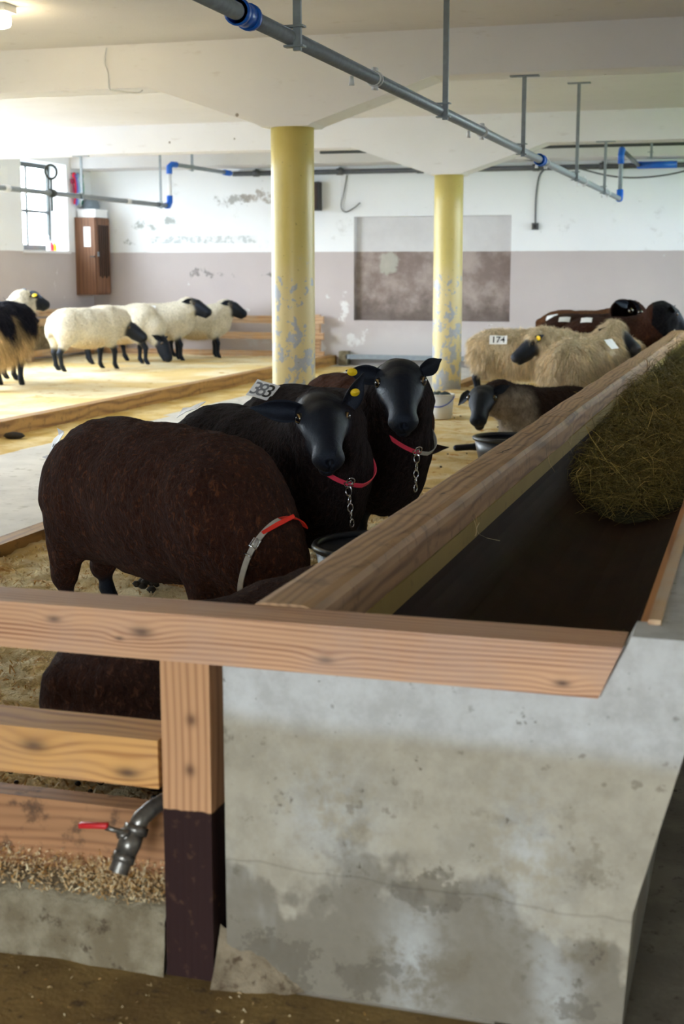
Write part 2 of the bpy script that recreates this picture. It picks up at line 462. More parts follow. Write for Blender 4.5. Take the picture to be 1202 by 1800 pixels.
MT['galv'] = plain('galvanised_steel', (146, 156, 164), .45, .15, var=.2, scale=30)
MT['valve'] = plain('dirty_valve_steel', (120, 116, 108), .34, .75, var=.4, scale=60)
MT['galv_dark'] = plain('dull_steel', (96, 98, 100), .5, .4, var=.2, scale=20)
MT['chrome'] = plain('bright_chain_steel', (210, 212, 216), .16, 1.0, var=.05)
MT['blue'] = plain('blue_pipe_fitting', (24, 104, 214), .35, var=.05)
MT['whiteplastic'] = plain('white_plastic', (232, 234, 238), .4, var=.04)
MT['bluebail'] = plain('blue_bail', (66, 92, 190), .4, var=.05)
MT['blacktub'] = plain('black_rubber_tub', (34, 36, 42), .38, var=.15)
MT['greytub'] = plain('grey_blue_tub', (86, 94, 108), .4, var=.12)
MT['black'] = plain('black_casing', (24, 26, 28), .5, var=.1)
MT['steelframe'] = plain('dark_window_frame', (62, 66, 64), .5, var=.15)
MT['redgrip'] = plain('red_lever_grip', (196, 34, 38), .45, var=.1)
MT['pinkstrap'] = plain('pink_red_strap', (232, 62, 88), .55, var=.08, bump=.3, bscale=400, bdist=.001)
MT['redstrap'] = plain('red_strap_end', (232, 52, 36), .5, var=.06)
MT['greystrap'] = plain('grey_white_strap', (186, 182, 170), .6, var=.14, scale=60, bump=.2, bscale=300, bdist=.001)
MT['card'] = plain('white_number_card', (244, 244, 246), .55, var=.03)
MT['ink'] = plain('black_ink', (22, 22, 26), .6, var=.05)
MT['greyink'] = plain('faded_ink', (120, 122, 130), .6, var=.05)
MT['yellowtag'] = plain('yellow_ear_tag', (248, 208, 30), .4, var=.05)
MT['limetag'] = plain('lime_ear_tag', (206, 216, 40), .4, var=.05)
MT['dung'] = plain('dried_dung', (52, 44, 34), .9, var=.3, scale=40, bump=.6, bscale=80)
MT['feed'] = plain('dark_feed', (60, 74, 78), .8, var=.3, scale=30, bump=.5, bscale=60)
MT['paper'] = plain('white_paper', (246, 248, 250), .7, var=.02)
MT['greycloth'] = plain('grey_bag', (120, 132, 142), .8, var=.15)
for k, c in (('strap_red', (236, 30, 64)), ('strap_violet', (130, 100, 210)), ('strap_blue', (150, 200, 246)), ('strap_white', (240, 248, 248)), ('strap_green', (40, 150, 118)), ('strap_maroon', (150, 30, 70))):
    MT[k] = plain('hanging_' + k, c, .6, var=.05)
MT['yard'] = plain('yard_gravel', (140, 143, 147), .9, var=.12, scale=3)
MT['grass'] = plain('meadow_grass', (120, 160, 70), .9, var=.25, scale=2)
MT['leaf'] = plain('hedge_leaf', (130, 168, 84), .9, var=.3, scale=4)
def _glass():
    return dict(color=(1, 1, 1), rough=.05)
def glass_mat():
    m = bpy.data.materials.new('window_glass'); m.use_nodes = True; nt = m.node_tree; nt.nodes.clear()
    o = nt.nodes.new('ShaderNodeOutputMaterial'); t = nt.nodes.new('ShaderNodeBsdfTransparent'); g = nt.nodes.new('ShaderNodeBsdfGlossy')
    x = nt.nodes.new('ShaderNodeMixShader'); f = nt.nodes.new('ShaderNodeValue'); f.outputs[0].default_value = .05
    g.inputs['Roughness'].default_value = .03; t.inputs[0].default_value = (.95, .97, .96, 1)
    nt.links.new(f.outputs[0], x.inputs[0]); nt.links.new(t.outputs[0], x.inputs[1]); nt.links.new(g.outputs[0], x.inputs[2]); nt.links.new(x.outputs[0], o.inputs[0])
    return m
MT['glass'] = glass_mat()
def lamp_mat():
    m = bpy.data.materials.new('lit_lamp_diffuser'); m.use_nodes = True
    b = m.node_tree.nodes['Principled BSDF']; b.inputs['Base Color'].default_value = (1, .9, .7, 1)
    b.inputs['Emission Color'].default_value = (1, .80, .48, 1); b.inputs['Emission Strength'].default_value = 14.0
    return m
MT['lamp'] = lamp_mat()

def _coat():
    v = coords(); wool = attr('wool'); n = noise(v, 55.0, 4, .6); big = noise(v, 7.0, 4, .6)
    x, y, z = sep(v)
    crimp = noise(comb(x, y, z * .6), 58.0, 4, .65, .8)
    col = attr('tint', 'Color')
    f = (big - .5) * .9 + (n - .5) * .6 * wool + .5
    c = mix(E.m('MULTIPLY', f, 1.0, clamp=True), mix(.42, col, (0, 0, 0)), mix(.10, col, attr('tip', 'Color')))
    c = mix(sstep(crimp, .30, .48) * -1.0 * wool * .6 + wool * .6, c, mix(.7, col, (0, 0, 0)))
    c = mix(sstep(crimp, .52, .72) * wool * .6, c, attr('tip', 'Color'))
    hair = noise(comb(x * 1.0, y * 1.0, z * .35), 420.0, 2, .6)
    rough = .50 + wool * .45
    return dict(color=c, rough=rough, height=crimp * wool + n * .12 + hair * (.10 - wool * .06), hstr=1.0, hdist=.022,
                extra={'Sheen Weight': wool * .05, 'Sheen Roughness': .5, 'Specular IOR Level': (1.0 - wool) * .30 + .05, 'Specular Tint': (.62, .76, 1.0, 1)})
MT['coat'] = material('sheep_coat', _coat)
def _strand():
    v = coords(); n = noise(v, 30.0, 3)
    return dict(color=mix(n, mix(.12, attr('tint', 'Color'), (0, 0, 0)), mix(.55, attr('tint', 'Color'), attr('tip', 'Color'))), rough=.9, extra={'Specular IOR Level': .05})
MT['strand'] = material('wool_strands', _strand)
def _hay():
    r = attr('rand'); c = mix(r, lin((88, 80, 34)), lin((148, 130, 64)))
    c = mix(sstep(r, .86, .99), c, lin((206, 178, 96)))
    return dict(color=c, rough=.75)
MT['hay'] = material('green_hay', _hay)
MT['haybase'] = plain('hay_mass', (58, 54, 22), .95, var=.4, scale=20, bump=1.0, bscale=40, bdist=.03)
def _flake():
    r = attr('rand'); c = mix(r, lin((200, 150, 74)), lin((242, 226, 184)))
    return dict(color=c, rough=.85)
MT['flake'] = material('shaving_flakes', _flake)
def _eye():
    v = coords(); x, y, z = sep(v)          # x outward, y along the lids
    d = E.m('SQRT', y * y + z * z)
    slot = E.m('SQRT', (y * y) * .45 + z * z)
    c = mix(sstep(d, .68, .76), lin((140, 112, 66)), lin((14, 12, 12)))
    c = mix(sstep(slot, .54, .47), c, (.004, .004, .006))
    return dict(color=c, rough=.06, extra={'Specular IOR Level': .8})
MT['eye'] = material('amber_eye', _eye)
# ---------------------------------------------------------------- the building
def struct(o): o['kind'] = 'structure'; return o
m = MB(); m.box(XL - .5, XR + .5, YF - .5, 2.56, -.3, 0); struct(m.build('floor', MT['floor']))
m = MB(); m.box(-.45, XR + .5, 2.56, YB, -.3, -.001); struct(m.build('floor_feed_aisle', MT['floor_right']))
m = MB(); m.box(XL - .5, -.45, 2.56, YB + .4, -.3, -.002); struct(m.build('floor_sheep_side', MT['aisle']))
m = MB(); m.box(XL - .5, XR + .5, YF - .5, YB + .5, ZC, ZC + .25); struct(m.build('ceiling', MT['ceiling']))

def wall_x(name, x0, x1, wins, mat, door=None):  # door: the unseen opening added to let in more light
    m = MB(); y0, y1 = YF - .4, YB + .4
    holes = sorted([(a, b, WZ0, WZ1) for a, b in wins] + ([door] if door else []))
    y = y0
    for a, b, z0, z1 in holes:
        m.box(x0, x1, y, a, -.1, ZC); m.box(x0, x1, a, b, z1, ZC)
        if z0 > 0: m.box(x0, x1, a, b, -.1, z0)
        y = b
    m.box(x0, x1, y, y1, -.1, ZC)
    return struct(m.build(name, mat))
wall_x('wall_left', XL - .42, XL, WIN_LEFT, MT['wall_left'], ADDED_OPENING_LEFT)
wall_x('wall_right', XR, XR + .42, ADDED_WIN_RIGHT, MT['beam'])
NX0, NX1, NZ0, NZ1 = -6.29, -3.77, .707, 2.336
m = MB(); a, b = XL, XR
m.box(a, NX0, YB, YB + .4, -.1, ZC); m.box(NX1, b, YB, YB + .4, -.1, ZC); m.box(NX0, NX1, YB, YB + .4, -.1, NZ0); m.box(NX0, NX1, YB, YB + .4, NZ1, ZC)
wb = struct(m.build('wall_back', MT['wall_back']))
m = MB(); d = .13
m.box(NX0 - .02, NX1 + .02, YB + d, YB + .3, NZ0 - .02, NZ1 + .02)
m.box(NX0 - .02, NX0 + .004, YB + .004, YB + d, NZ0, NZ1); m.box(NX1 - .004, NX1 + .02, YB + .004, YB + d, NZ0, NZ1)
m.build('wall_niche', MT['niche'], wb)
m = MB(); g0, g1, _, gz = GATE; y0, y1 = YF - .3, YF
m.box(XL - .42, g0, y0, y1, -.1, ZC); m.box(g1, XR + .42, y0, y1, -.1, ZC); m.box(g0, g1, y0, y1, gz, ZC)
struct(m.build('wall_front', MT['beam']))

# steel windows in deep reveals
def window(i, xg, a, b, sgn):
    root = empty('window_%d' % i, (xg, (a + b) / 2, WZ0)); struct(root)
    w = (b - a) / 2; h = WZ1 - WZ0
    m = MB(); t = .022
    m.box(-t, t, -w, -w + .055, 0, h); m.box(-t, t, w - .055, w, 0, h); m.box(-t, t, -w, w, 0, .10); m.box(-t, t, -w, w, h - .07, h)
    m.build('window_frame', MT['steelframe'], root)
    m = MB(); m.box(-t * .8, t * .8, -.014, .014, .10, h - .07); m.build('glazing_bar', MT['steelframe'], root)
    m = MB(); m.box(-t * .9, t * .9, -w + .055, w - .055, .60, .645); m.build('glazing_bar', MT['steelframe'], root)
    for (ya, yb) in ((-w + .055, -.014), (.014, w - .055)):
        for (za, zb) in ((.10, .60), (.645, h - .07)):
            m = MB(); m.box(-.003, .003, ya, yb, za, zb); m.build('pane', MT['glass'], root)
    m = MB(); m.box(sgn * .03, sgn * .36, -w - .03, w + .03, -.035, .006); m.build('window_sill', MT['wall_left'] if False else MT['beam'], root)
k = 1
for a, b in WIN_LEFT:
    window(k, XL - .33, a, b, 1); k += 1
for a, b in ADDED_WIN_RIGHT:
    window(k, XR + .33, a, b, -1); k += 1

# beams with haunches over each column, and the columns
BOT, CT = 2.96, 2.622
def beam(yc):
    poly = [(XL, ZC), (XL, BOT), (-4.86, BOT)]
    poly += [(-3.93, CT + .02), (-3.90, CT), (-3.50, CT), (-3.47, CT + .02), (-2.50, BOT), (XR, BOT), (XR, ZC)]
    m = MB(); m.prism(poly, yc - .18, yc + .18, 'y')
    struct(m.build('beam', MT['beam']))
def column(x, y):
    m = MB()
    m.lathe([(.176, 0), (.178, .4), (.176, 1.4), (.174, 2.3), (.174, CT + .01)], 48)
    o = m.build('column', MT['column'], None, True); o.location = (x, y, 0); struct(o)
for y in (10.9, 16.75): beam(y); column(-3.69, y)

# kerbs, bedding floors
m = MB(); m.box(-6.68, -6.55, 3.2, 21.5, 0, .15); m.bevel(.012)
tag(m.build('timber_kerb', MT['kerbwood']), 'long timber kerb holding back the pale shavings of the far pen', 'kerb')
m = MB(); m.box(-3.80, -3.68, 2.70, 10.70, 0, .115); m.bevel(.012)
tag(m.build('timber_kerb', MT['kerbwood']), 'timber kerb edging the dark sheep pen in front of the nearer yellow column', 'kerb')
m = MB(); m.box(-3.66, -3.54, 16.95, 18.6, 0, .115); m.bevel(.012)
tag(m.build('timber_kerb', MT['kerbwood']), 'short timber kerb running on behind the farther yellow column', 'kerb')

def ground(name, x0, x1, y0, y1, step, z, amp, scale, mat, kind='structure', lump=None):
    nx = max(2, int((x1 - x0) / step) + 1); ny = max(2, int((y1 - y0) / step) + 1)
    X, Y = np.meshgrid(np.linspace(x0, x1, nx), np.linspace(y0, y1, ny), indexing='ij')
    P = np.stack([X.ravel(), Y.ravel(), np.zeros(nx * ny)], 1)
    Z = z + amp * (fbm(P, scale, 3, 3) * 2 - 1) + amp * .5 * (fbm(P, scale * 6, 9, 2) * 2 - 1)
    if lump is not None: Z = lump(P, Z)
    P[:, 2] = Z
    I = np.arange(nx * ny).reshape(nx, ny)
    F = np.stack([I[:-1, :-1], I[1:, :-1], I[1:, 1:], I[:-1, 1:]], -1).reshape(-1, 4)
    o = link(name, np_mesh(name, P, F), mat); o['kind'] = kind
    return o
ground('floor_bedding_near', -3.68, -1.02, 2.72, 9.0, .022, .06, .022, 5.0, MT['bedding'])
ground('floor_bedding_middle', -3.68, -1.02, 9.0, 20.6, .06, .055, .03, 2.5, MT['bedding'])
ground('floor_bedding_far', XL, -6.66, 6.0, YB, .09, .125, .02, 1.2, MT['bedding_far'])
ground('floor_chaff_strip', -6.55, -5.75, 4.0, 21.0, .08, .006, .006, 2.0, MT['chaff'],
       lump=lambda P, Z: np.where(P[:, 0] > -5.95 + .16 * (vnoise(P, 1.3, 5) - .5), -.01, Z))

# concrete kerb below the front fence, with spilled shavings on its ledge
def frontkerb():
    nx, prof = 120, [(2.76, -.02), (2.76, .155), (2.70, .155), (2.60, .152), (2.572, .142), (2.558, .12), (2.552, .06), (2.545, .0), (2.54, -.02)]
    xs = np.linspace(-4.2, -1.166, nx); P = []
    for x in xs:
        for (y, z) in prof: P.append((x, y, z))
    P = np.array(P); nz = (fbm(P, 9, 4, 3) - .5); P[:, 1] += nz * .03; P[:, 2] += (fbm(P, 12, 8, 3) - .5) * .025
    n = len(prof); I = np.arange(nx * n).reshape(nx, n)
    F = np.stack([I[:-1, :-1], I[1:, :-1], I[1:, 1:], I[:-1, 1:]], -1).reshape(-1, 4)
    o = link('kerb', np_mesh('kerb', P, F), MT['kerb']); struct(o)
frontkerb()
# crumbled mortar banked against the post foot and the end of the trough
def mortar():
    nx, ny = 60, 24
    U, V = np.meshgrid(np.linspace(0, 1, nx), np.linspace(0, 1, ny), indexing='ij')
    X = -1.050 + U * .24; Y = 2.59 - V * (.09 - .03 * U)
    top = .125 * np.clip(1 - U ** 2.2, 0, 1) ** .8
    P = np.stack([X.ravel(), Y.ravel(), np.zeros(nx * ny)], 1)
    Z = (top * np.clip(1 - V, 0, 1) ** 1.3).ravel() + (fbm(P, 26, 2, 3) - .5) * .05 * (1 - V.ravel() * .6) - .012 - .02 * V.ravel() - .03 * U.ravel() ** 3
    P[:, 2] = Z
    I = np.arange(nx * ny).reshape(nx, ny)
    F = np.stack([I[:-1, :-1], I[:-1, 1:], I[1:, 1:], I[1:, :-1]], -1).reshape(-1, 4)
    tag(link('mortar_fillet', np_mesh('mortar_fillet', P, F), MT['mortar']), kind='structure')
mortar()

# ---------------------------------------------------------------- feed trough
TR = empty('feed_trough', (-.6, 2.6, 0))
tag(TR, 'long concrete feed trough with a brown lined bowl and plank rims', 'trough')
def tpart(m, name, mat, sm=False):
    o = m.build(name, mat, TR, sm); o.matrix_parent_inverse = Matrix.Translation((.6, -2.6, 0)); return o
YE = 20.4
m = MB()
m.prism([(-1.03, -.02), (-1.03, .7085), (-.868, .7085), (-.868, .60), (-.75, .40), (-.55, .32), (-.35, .36), (-.235, .55), (-.190, .80), (-.170, .822), (-.045, .822), (-.185, .27), (-.200, -.02)], 2.70, YE, 'y')
m.prism([(-1.03, -.02), (-1.03, .702), (-.262, .702), (-.206, .822), (-.045, .822), (-.185, .27), (-.200, -.02)], 2.575, 2.70, 'y')
m.bevel(.008)
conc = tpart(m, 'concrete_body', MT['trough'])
m = MB(); m.box(-.872, -.8545, 2.705, YE, .56, .7085); tpart(m, 'inner_wall_face', MT['innerwall'])
prof = []
for k in range(25):
    a = PI + PI * k / 24
    prof.append((-.525 + .330 * math.cos(a), .655 + .27 * math.sin(a)))
prof2 = [(-.525 + .348 * math.cos(PI + PI * k / 24), .652 + .288 * math.sin(PI + PI * k / 24)) for k in range(25)]
m = MB(); m.prism(prof + prof2[::-1], 2.705, YE, 'y'); tpart(m, 'trough_liner', MT['liner'], False)
def plank(name, y0, y1, mat, x0=-1.005, x1=-.857, z0=.7085, z1=.811, par=TR):
    n = max(8, int((y1 - y0) / .12)); ys = np.linspace(y0 + .003, y1 - .003, n)
    prof = [(x0, z0), (x0, z1 - .02), (x0 + .012, z1 - .004), (x0 + .03, z1), (x1 - .034, z1), (x1 - .014, z1 - .006), (x1 - .003, z1 - .02), (x1, z1 - .04), (x1, z0)]
    P = []
    for y in ys:
        for (x, z) in prof: P.append((x, y, z))
    P = np.array(P); P[:, 0] += (vnoise(P, 3.0, 2) - .5) * .010; P[:, 2] += (vnoise(P, 2.6, 6) - .5) * .007
    m = MB(); k = len(prof); vs = [m.bm.verts.new(p) for p in P]
    for i in range(n - 1):
        for j in range(k):
            m.bm.faces.new((vs[i * k + j], vs[i * k + (j + 1) % k], vs[(i + 1) * k + (j + 1) % k], vs[(i + 1) * k + j]))
    m.bm.faces.new(vs[:k][::-1]); m.bm.faces.new(vs[-k:])
    return tpart(m, name, mat)
plank('rim_plank', 2.676, 6.62, MT['plank']); plank('rim_plank', 6.64, 11.3, MT['plank'], -1.012, -.862); plank('rim_plank', 11.32, 15.9, MT['plank']); plank('rim_plank', 15.92, 20.4, MT['plank'], -1.01, -.86)
m = MB(); m.prism([(-.222, .66), (-.200, .822), (-.184, .822), (-.198, .66)], 2.71, YE, 'y'); tpart(m, 'inner_board', MT['rimwood'])
m = MB(); m.prism([(-.186, .80), (-.184, .832), (-.160, .832), (-.160, .80)], 2.68, YE, 'y'); tpart(m, 'rim_strip', MT['penrail_y'])
# drying cracks in the rim planks
for (x, y, dx, dy) in ((-.93, 5.15, .03, .26), (-.915, 6.05, .04, .34), (-.94, 7.5, .03, .3)):
    m = MB(); pts = [(x + dx * (t - .5) + random.uniform(-.006, .006), y + dy * t, .8105) for t in np.linspace(0, 1, 7)]
    m.tube(pts, [.0004, .0022, .003, .0025, .003, .002, .0004], 5); tpart(m, 'crack', MT['dung'])

# ---------------------------------------------------------------- front fence
FE = empty('pen_fence', (-1.1, 2.6, 0))
tag(FE, 'pale timber front fence with three rails and a half painted post', 'fence')
def fpart(m, name, mat, sm=False):
    o = m.build(name, mat, FE, sm); o.matrix_parent_inverse = Matrix.Translation((1.1, -2.6, 0)); return o
m = MB(); m.prism([(-4.2, .708), (-.262, .704), (-.220, .806), (-4.2, .806)], 2.55, 2.672, 'y'); m.bevel(.009, 3); fpart(m, 'top_rail', MT['rail'])
m = MB(); m.box(-4.2, -1.169, 2.55, 2.675, .424, .530); m.bevel(.008, 2); fpart(m, 'middle_rail', MT['midrail'])
m = MB(); m.box(-4.2, -1.158, 2.672, 2.735, .150, .318); m.bevel(.006, 2); fpart(m, 'bottom_board', MT['lowboard'])
m = MB(); m.box(-1.163, -1.054, 2.558, 2.665, -.004, .704); m.bevel(.006, 2); fpart(m, 'post', MT['post'])
m = MB(); m.box(-4.12, -4.0, 2.56, 2.665, 0, .70); m.bevel(.006, 2); fpart(m, 'post', MT['post'])

# ball valve beside the post
VA = empty('ball_valve', (-1.21, 2.53, .30)); tag(VA, 'steel ball valve with a red lever beside the fence post', 'valve')
def vp(m, name, mat): return m.build(name, mat, VA, True)
m = MB(); m.tube([(.055, .13, .085), (.035, .09, .078), (.015, .05, .07), (.0, .02, .055), (-.008, .0, .03)], [.017, .017, .018, .019, .02], 16); vp(m, 'pipe', MT['valve'])
m = MB(); m.tube([(-.005, .008, .042), (-.008, 0, .026)], .027, 6); m.tube([(-.008, .0, .028), (-.014, -.012, .008), (-.020, -.022, -.012)], [.022, .025, .022], 16); vp(m, 'body', MT['valve'])
m = MB(); m.tube([(-.020, -.022, -.010), (-.024, -.030, -.026)], .026, 6); m.tube([(-.024, -.030, -.026), (-.029, -.04, -.046)], .021, 18, cap=False); m.tube([(-.0245, -.031, -.029), (-.029, -.04, -.046)], .016, 18, cap=False); vp(m, 'outlet', MT['valve'])
m = MB(); m.tube([(-.012, -.012, .01), (-.022, -.022, .036)], .011, 10); m.tube([(-.022, -.022, .032), (-.024, -.024, .04)], .016, 6); vp(m, 'stem', MT['valve'])
m = MB(); m.tube([(-.022, -.022, .037), (-.05, -.028, .044), (-.06, -.028, .045)], .006, 8); lv = vp(m, 'lever', MT['valve'])
m = MB()
M_ = Matrix.Translation((-.088, -.028, .047)) @ Matrix.Rotation(math.radians(-6), 4, 'Y')
m.box(-.034, .034, -.008, .008, -.006, .006, M_); m.bevel(.004, 2); vp(m, 'lever_grip', MT['redgrip'])

# ---------------------------------------------------------------- far pen rails
RB = empty('pen_rail_fence', (-8.5, 21.4, .12)); tag(RB, 'timber rail fence along the back wall behind the white sheep', 'fence')
def rp(m, name, mat, root):
    o = m.build(name, mat, root); o.matrix_parent_inverse = Matrix.Translation(-root.location); return o
for (z0, z1) in ((.655, .775), (.40, .51), (.10, .215)):
    m = MB(); m.box(-10.6, -6.72, 21.33, 21.39, z0, z1); m.bevel(.008); rp(m, 'rail', MT['penrail'], RB)
for x in (-10.3, -8.6, -6.85):
    m = MB(); m.box(x - .05, x + .05, 21.39, 21.47, .08, .80); m.bevel(.006); rp(m, 'post', MT['penrail'], RB)
RL = empty('pen_rail_fence', (-10.6, 17, .12)); tag(RL, 'timber rail fence with grey panel along the left wall below the window', 'fence')
for (x, z0, z1) in ((-10.66, .80, .90), (-10.56, .66, .77), (-10.56, .20, .30)):
    m = MB(); m.box(x - .03, x + .03, 13.5, 21.3, z0, z1); m.bevel(.008); rp(m, 'rail', MT['penrail_y'], RL)
for k, y in enumerate(np.arange(13.5, 21.2, 1.25)):
    m = MB(); m.box(-10.62, -10.60, y + .008, y + 1.24, .28, .68); rp(m, 'panel', MT['kerb'], RL)
for y in (14.2, 16.6, 19.0, 21.0):
    m = MB(); m.box(-10.72, -10.63, y - .05, y + .05, .08, .88); m.bevel(.006); rp(m, 'post', MT['penrail_y'], RL)

# ---------------------------------------------------------------- pipes
def hanger(root, x, y, z0, z1, flat=True):
    """steel strap from the ceiling or a beam down to a pipe, with its foot bracket"""
    m = MB()
    m.box(x - .016, x + .016, y - .009, y + .009, z0 - .055, z1)
    m.box(x - .11 if flat else x - .05, x + .11 if flat else x + .05, y - .03, y + .03, z1 - .012, z1)
    m.box(x - .052, x + .03, y - .022, y + .022, z0 + .034, z0 + .042); m.box(x - .052, x + .03, y - .022, y + .022, z0 - .042, z0 - .034)
    o = m.build('hanger', MT['galv'], root); o.matrix_parent_inverse = Matrix.Translation(-root.location); return o
def pp(m, name, mat, root, sm=True):
    o = m.build(name, mat, root, sm); o.matrix_parent_inverse = Matrix.Translation(-root.location); return o
PX, PZ, PR = -1.861, 2.415, .031
P1 = empty('water_pipe', (PX, 11, PZ)); tag(P1, 'long grey ceiling pipe with blue fittings running above the trough', 'pipe')
m = MB(); m.tube([(PX, 1.5, PZ), (PX, 18.72, PZ)], PR, 18); pp(m, 'pipe', MT['galv'], P1)
for y in (4.95, 12.0):
    m = MB(); m.tube([(PX, y - .07, PZ), (PX, y + .07, PZ)], PR + .012, 18); m.tube([(PX, y - .07, PZ), (PX, y - .045, PZ)], PR + .018, 18); m.tube([(PX, y + .045, PZ), (PX, y + .07, PZ)], PR + .018, 18)
    pp(m, 'coupling', MT['blue'], P1)
for y in (6.75, 9.45, 12.3, 15.0, 17.3):
    m = MB()
    for dy in (-.035, .035): m.torus(PR + .003, .005, Matrix.Translation((PX, y + dy * .6, PZ)) @ Matrix.Rotation(PI / 2, 4, 'X'), 18, 6)
    m.box(PX - .012, PX + .012, y - .02, y + .02, PZ + PR, PZ + PR + .022); m.box(PX - .012, PX + .012, y - .02, y + .02, PZ - PR - .022, PZ - PR)
    c = pp(m, 'pipe_clip', MT['whiteplastic'], P1)
    m = MB(); m.tube([(PX - .03, y - .30, PZ - PR + .008), (PX - .03, y - .30, PZ - PR - .035)], [.009, .014], 8); pp(m, 'drip_nozzle', MT['whiteplastic'], P1)
for y, z1 in ((2.6, ZC), (5.46, ZC), (8.16, ZC), (10.9, BOT), (14.1, ZC), (16.6, BOT)): hanger(P1, PX + .036, y, PZ, z1)
m = MB(); m.tube([(PX, 18.66, PZ), (PX, 18.72, PZ), (PX, 18.76, PZ + .04), (PX, 18.76, PZ + .12)], PR + .013, 14); pp(m, 'elbow', MT['blue'], P1)
m = MB(); m.tube([(PX, 18.76, PZ + .10), (PX, 18.76, 2.98)], PR - .002, 14); pp(m, 'riser', MT['galv'], P1)
m = MB(); m.tube([(PX, 18.76, 2.86), (PX, 18.76, 2.98), (PX, 18.82, 3.04), (PX, 18.9, 3.045)], PR + .011, 14); pp(m, 'elbow', MT['blue'], P1)
m = MB(); m.tube([(PX, 18.88, 3.045), (PX, 21.32, 3.02)], PR - .002, 14); pp(m, 'return_pipe', MT['galv_dark'], P1)
m = MB(); m.tube([(PX - .02, 21.34, 3.02), (PX + .55, 21.34, 3.02)], PR + .02, 14); pp(m, 'coupling', MT['blue'], P1)
hanger(P1, PX + .3, 19.8, 3.045, ZC, False)

QX, QZ = -8.6, 2.45
P2 = empty('water_pipe', (QX, 17, QZ)); tag(P2, 'grey pipe hung across the window with a blue elbowed riser', 'pipe')
m = MB(); m.tube([(QX, 9, QZ), (QX, 19.58, QZ)], .032, 16); pp(m, 'pipe', MT['galv'], P2)
m = MB(); m.tube([(QX, 19.52, QZ), (QX, 19.6, QZ), (QX, 19.66, QZ + .06), (QX, 19.66, QZ + .15)], .045, 14); pp(m, 'elbow', MT['blue'], P2)
m = MB(); m.tube([(QX, 19.66, QZ + .1), (QX, 19.66, 2.98)], .03, 14); pp(m, 'riser', MT['whiteplastic'], P2)
m = MB(); m.tube([(QX, 19.66, 2.92), (QX, 19.66, 3.02), (QX + .02, 19.72, 3.06), (QX + .06, 19.80, 3.06)], .045, 14); pp(m, 'elbow', MT['blue'], P2)
m = MB(); m.tube([(QX + .05, 19.78, 3.06), (-8.28, 21.40, 3.03)], .03, 14); pp(m, 'return_pipe', MT['galv'], P2)
m = MB(); m.tube([(-8.32, 21.18, 3.035), (-8.29, 21.36, 3.03)], .044, 14); pp(m, 'coupling', MT['blue'], P2)
hanger(P2, QX + .036, 16.75, QZ, BOT); hanger(P2, QX + .036, 19.25, QZ, ZC); hanger(P2, QX + .1, 20.3, 3.05, ZC, False)
for y in (14.9, 18.2):
    m = MB(); m.tube([(QX, y - .05, QZ), (QX, y + .05, QZ)], .042, 12); pp(m, 'pipe_clip', MT['whiteplastic'], P2)
# ring hook clamped to that pipe in front of the window
m = MB(); m.torus(.085, .016, Matrix.Translation((QX + .0, 16.0, QZ + .26)) @ Matrix.Rotation(math.radians(62), 4, 'Z') @ Matrix.Rotation(PI / 2, 4, 'X'), 24, 8)
m.tube([(QX, 16.0, QZ + .18), (QX, 16.0, QZ + .05)], .014, 8); m.tube([(QX, 15.95, QZ), (QX, 16.05, QZ)], .052, 12); m.tube([(QX, 16.0, QZ - .02), (QX, 16.0, QZ - .22)], .016, 8)
pp(m, 'ring_hook', MT['steelframe'], P2)

P3 = empty('wall_pipe', (-5, 21.5, 3.03)); tag(P3, 'dark pipe running along the top of the back wall', 'pipe')
m = MB(); m.tube([(-8.3, 21.52, 3.03), (3.5, 21.52, 3.02)], .038, 12); pp(m, 'pipe', MT['galv_dark'], P3)
for x in (-7.9, -6.5, -5.2, -3.4, -2.4, -.5):
    m = MB(); m.tube([(x - .05, 21.52, 3.03), (x + .05, 21.52, 3.03)], .052, 12); m.box(x - .015, x + .015, 21.50, 21.61, 3.01, 3.10); pp(m, 'pipe_clip', MT['galv_dark'], P3)
P4 = empty('wall_pipe', (-3, 20.9, 3.2)); tag(P4, 'thin dark conduit under the ceiling before the back wall', 'pipe')
m = MB(); m.tube([(-6.5, 20.5, 3.245), (3.5, 20.5, 3.235)], .022, 10); pp(m, 'pipe', MT['steelframe'], P4)
m = MB(); m.tube([(-4.6, 20.5, 3.25), (-3.2, 21.4, 3.1)], .018, 8); pp(m, 'branch', MT['steelframe'], P4)
# shallow rib under the ceiling in front of the back wall
m = MB(); m.box(XL, XR, 20.9, 21.6, 3.12, ZC); struct(m.build('beam', MT['ceiling']))

def cable(name, pts, r, label, cat='cable'):
    m = MB(); P = [Vector(p) for p in pts]; out = []
    for i in range(len(P) - 1):
        p0, p1, p2, p3 = P[max(i - 1, 0)], P[i], P[i + 1], P[min(i + 2, len(P) - 1)]
        for t in np.linspace(0, 1, 6, endpoint=False):
            out.append(.5 * ((2 * p1) + (p2 - p0) * t + (2 * p0 - 5 * p1 + 4 * p2 - p3) * t * t + (3 * p1 - p0 - 3 * p2 + p3) * t ** 3))
    out.append(P[-1]); m.tube(out, r, 6)
    return tag(m.build(name, MT['whiteplastic' if 'white cable' in label else 'galv_dark'], None, True), label, cat)
cable('cable', [(-6.40, 21.585, 2.98), (-6.44, 21.57, 2.75), (-6.49, 21.56, 2.50), (-6.42, 21.56, 2.41), (-6.28, 21.56, 2.47), (-6.18, 21.57, 2.55)], .009, 'loose dark cable hooking down the back wall left of the niche')
cable('cable', [(-3.28, 21.57, 3.0), (-3.36, 21.58, 2.9), (-3.40, 21.585, 2.6), (-3.40, 21.585, 2.2)], .011, 'thin cable dropping to the small wall switch')
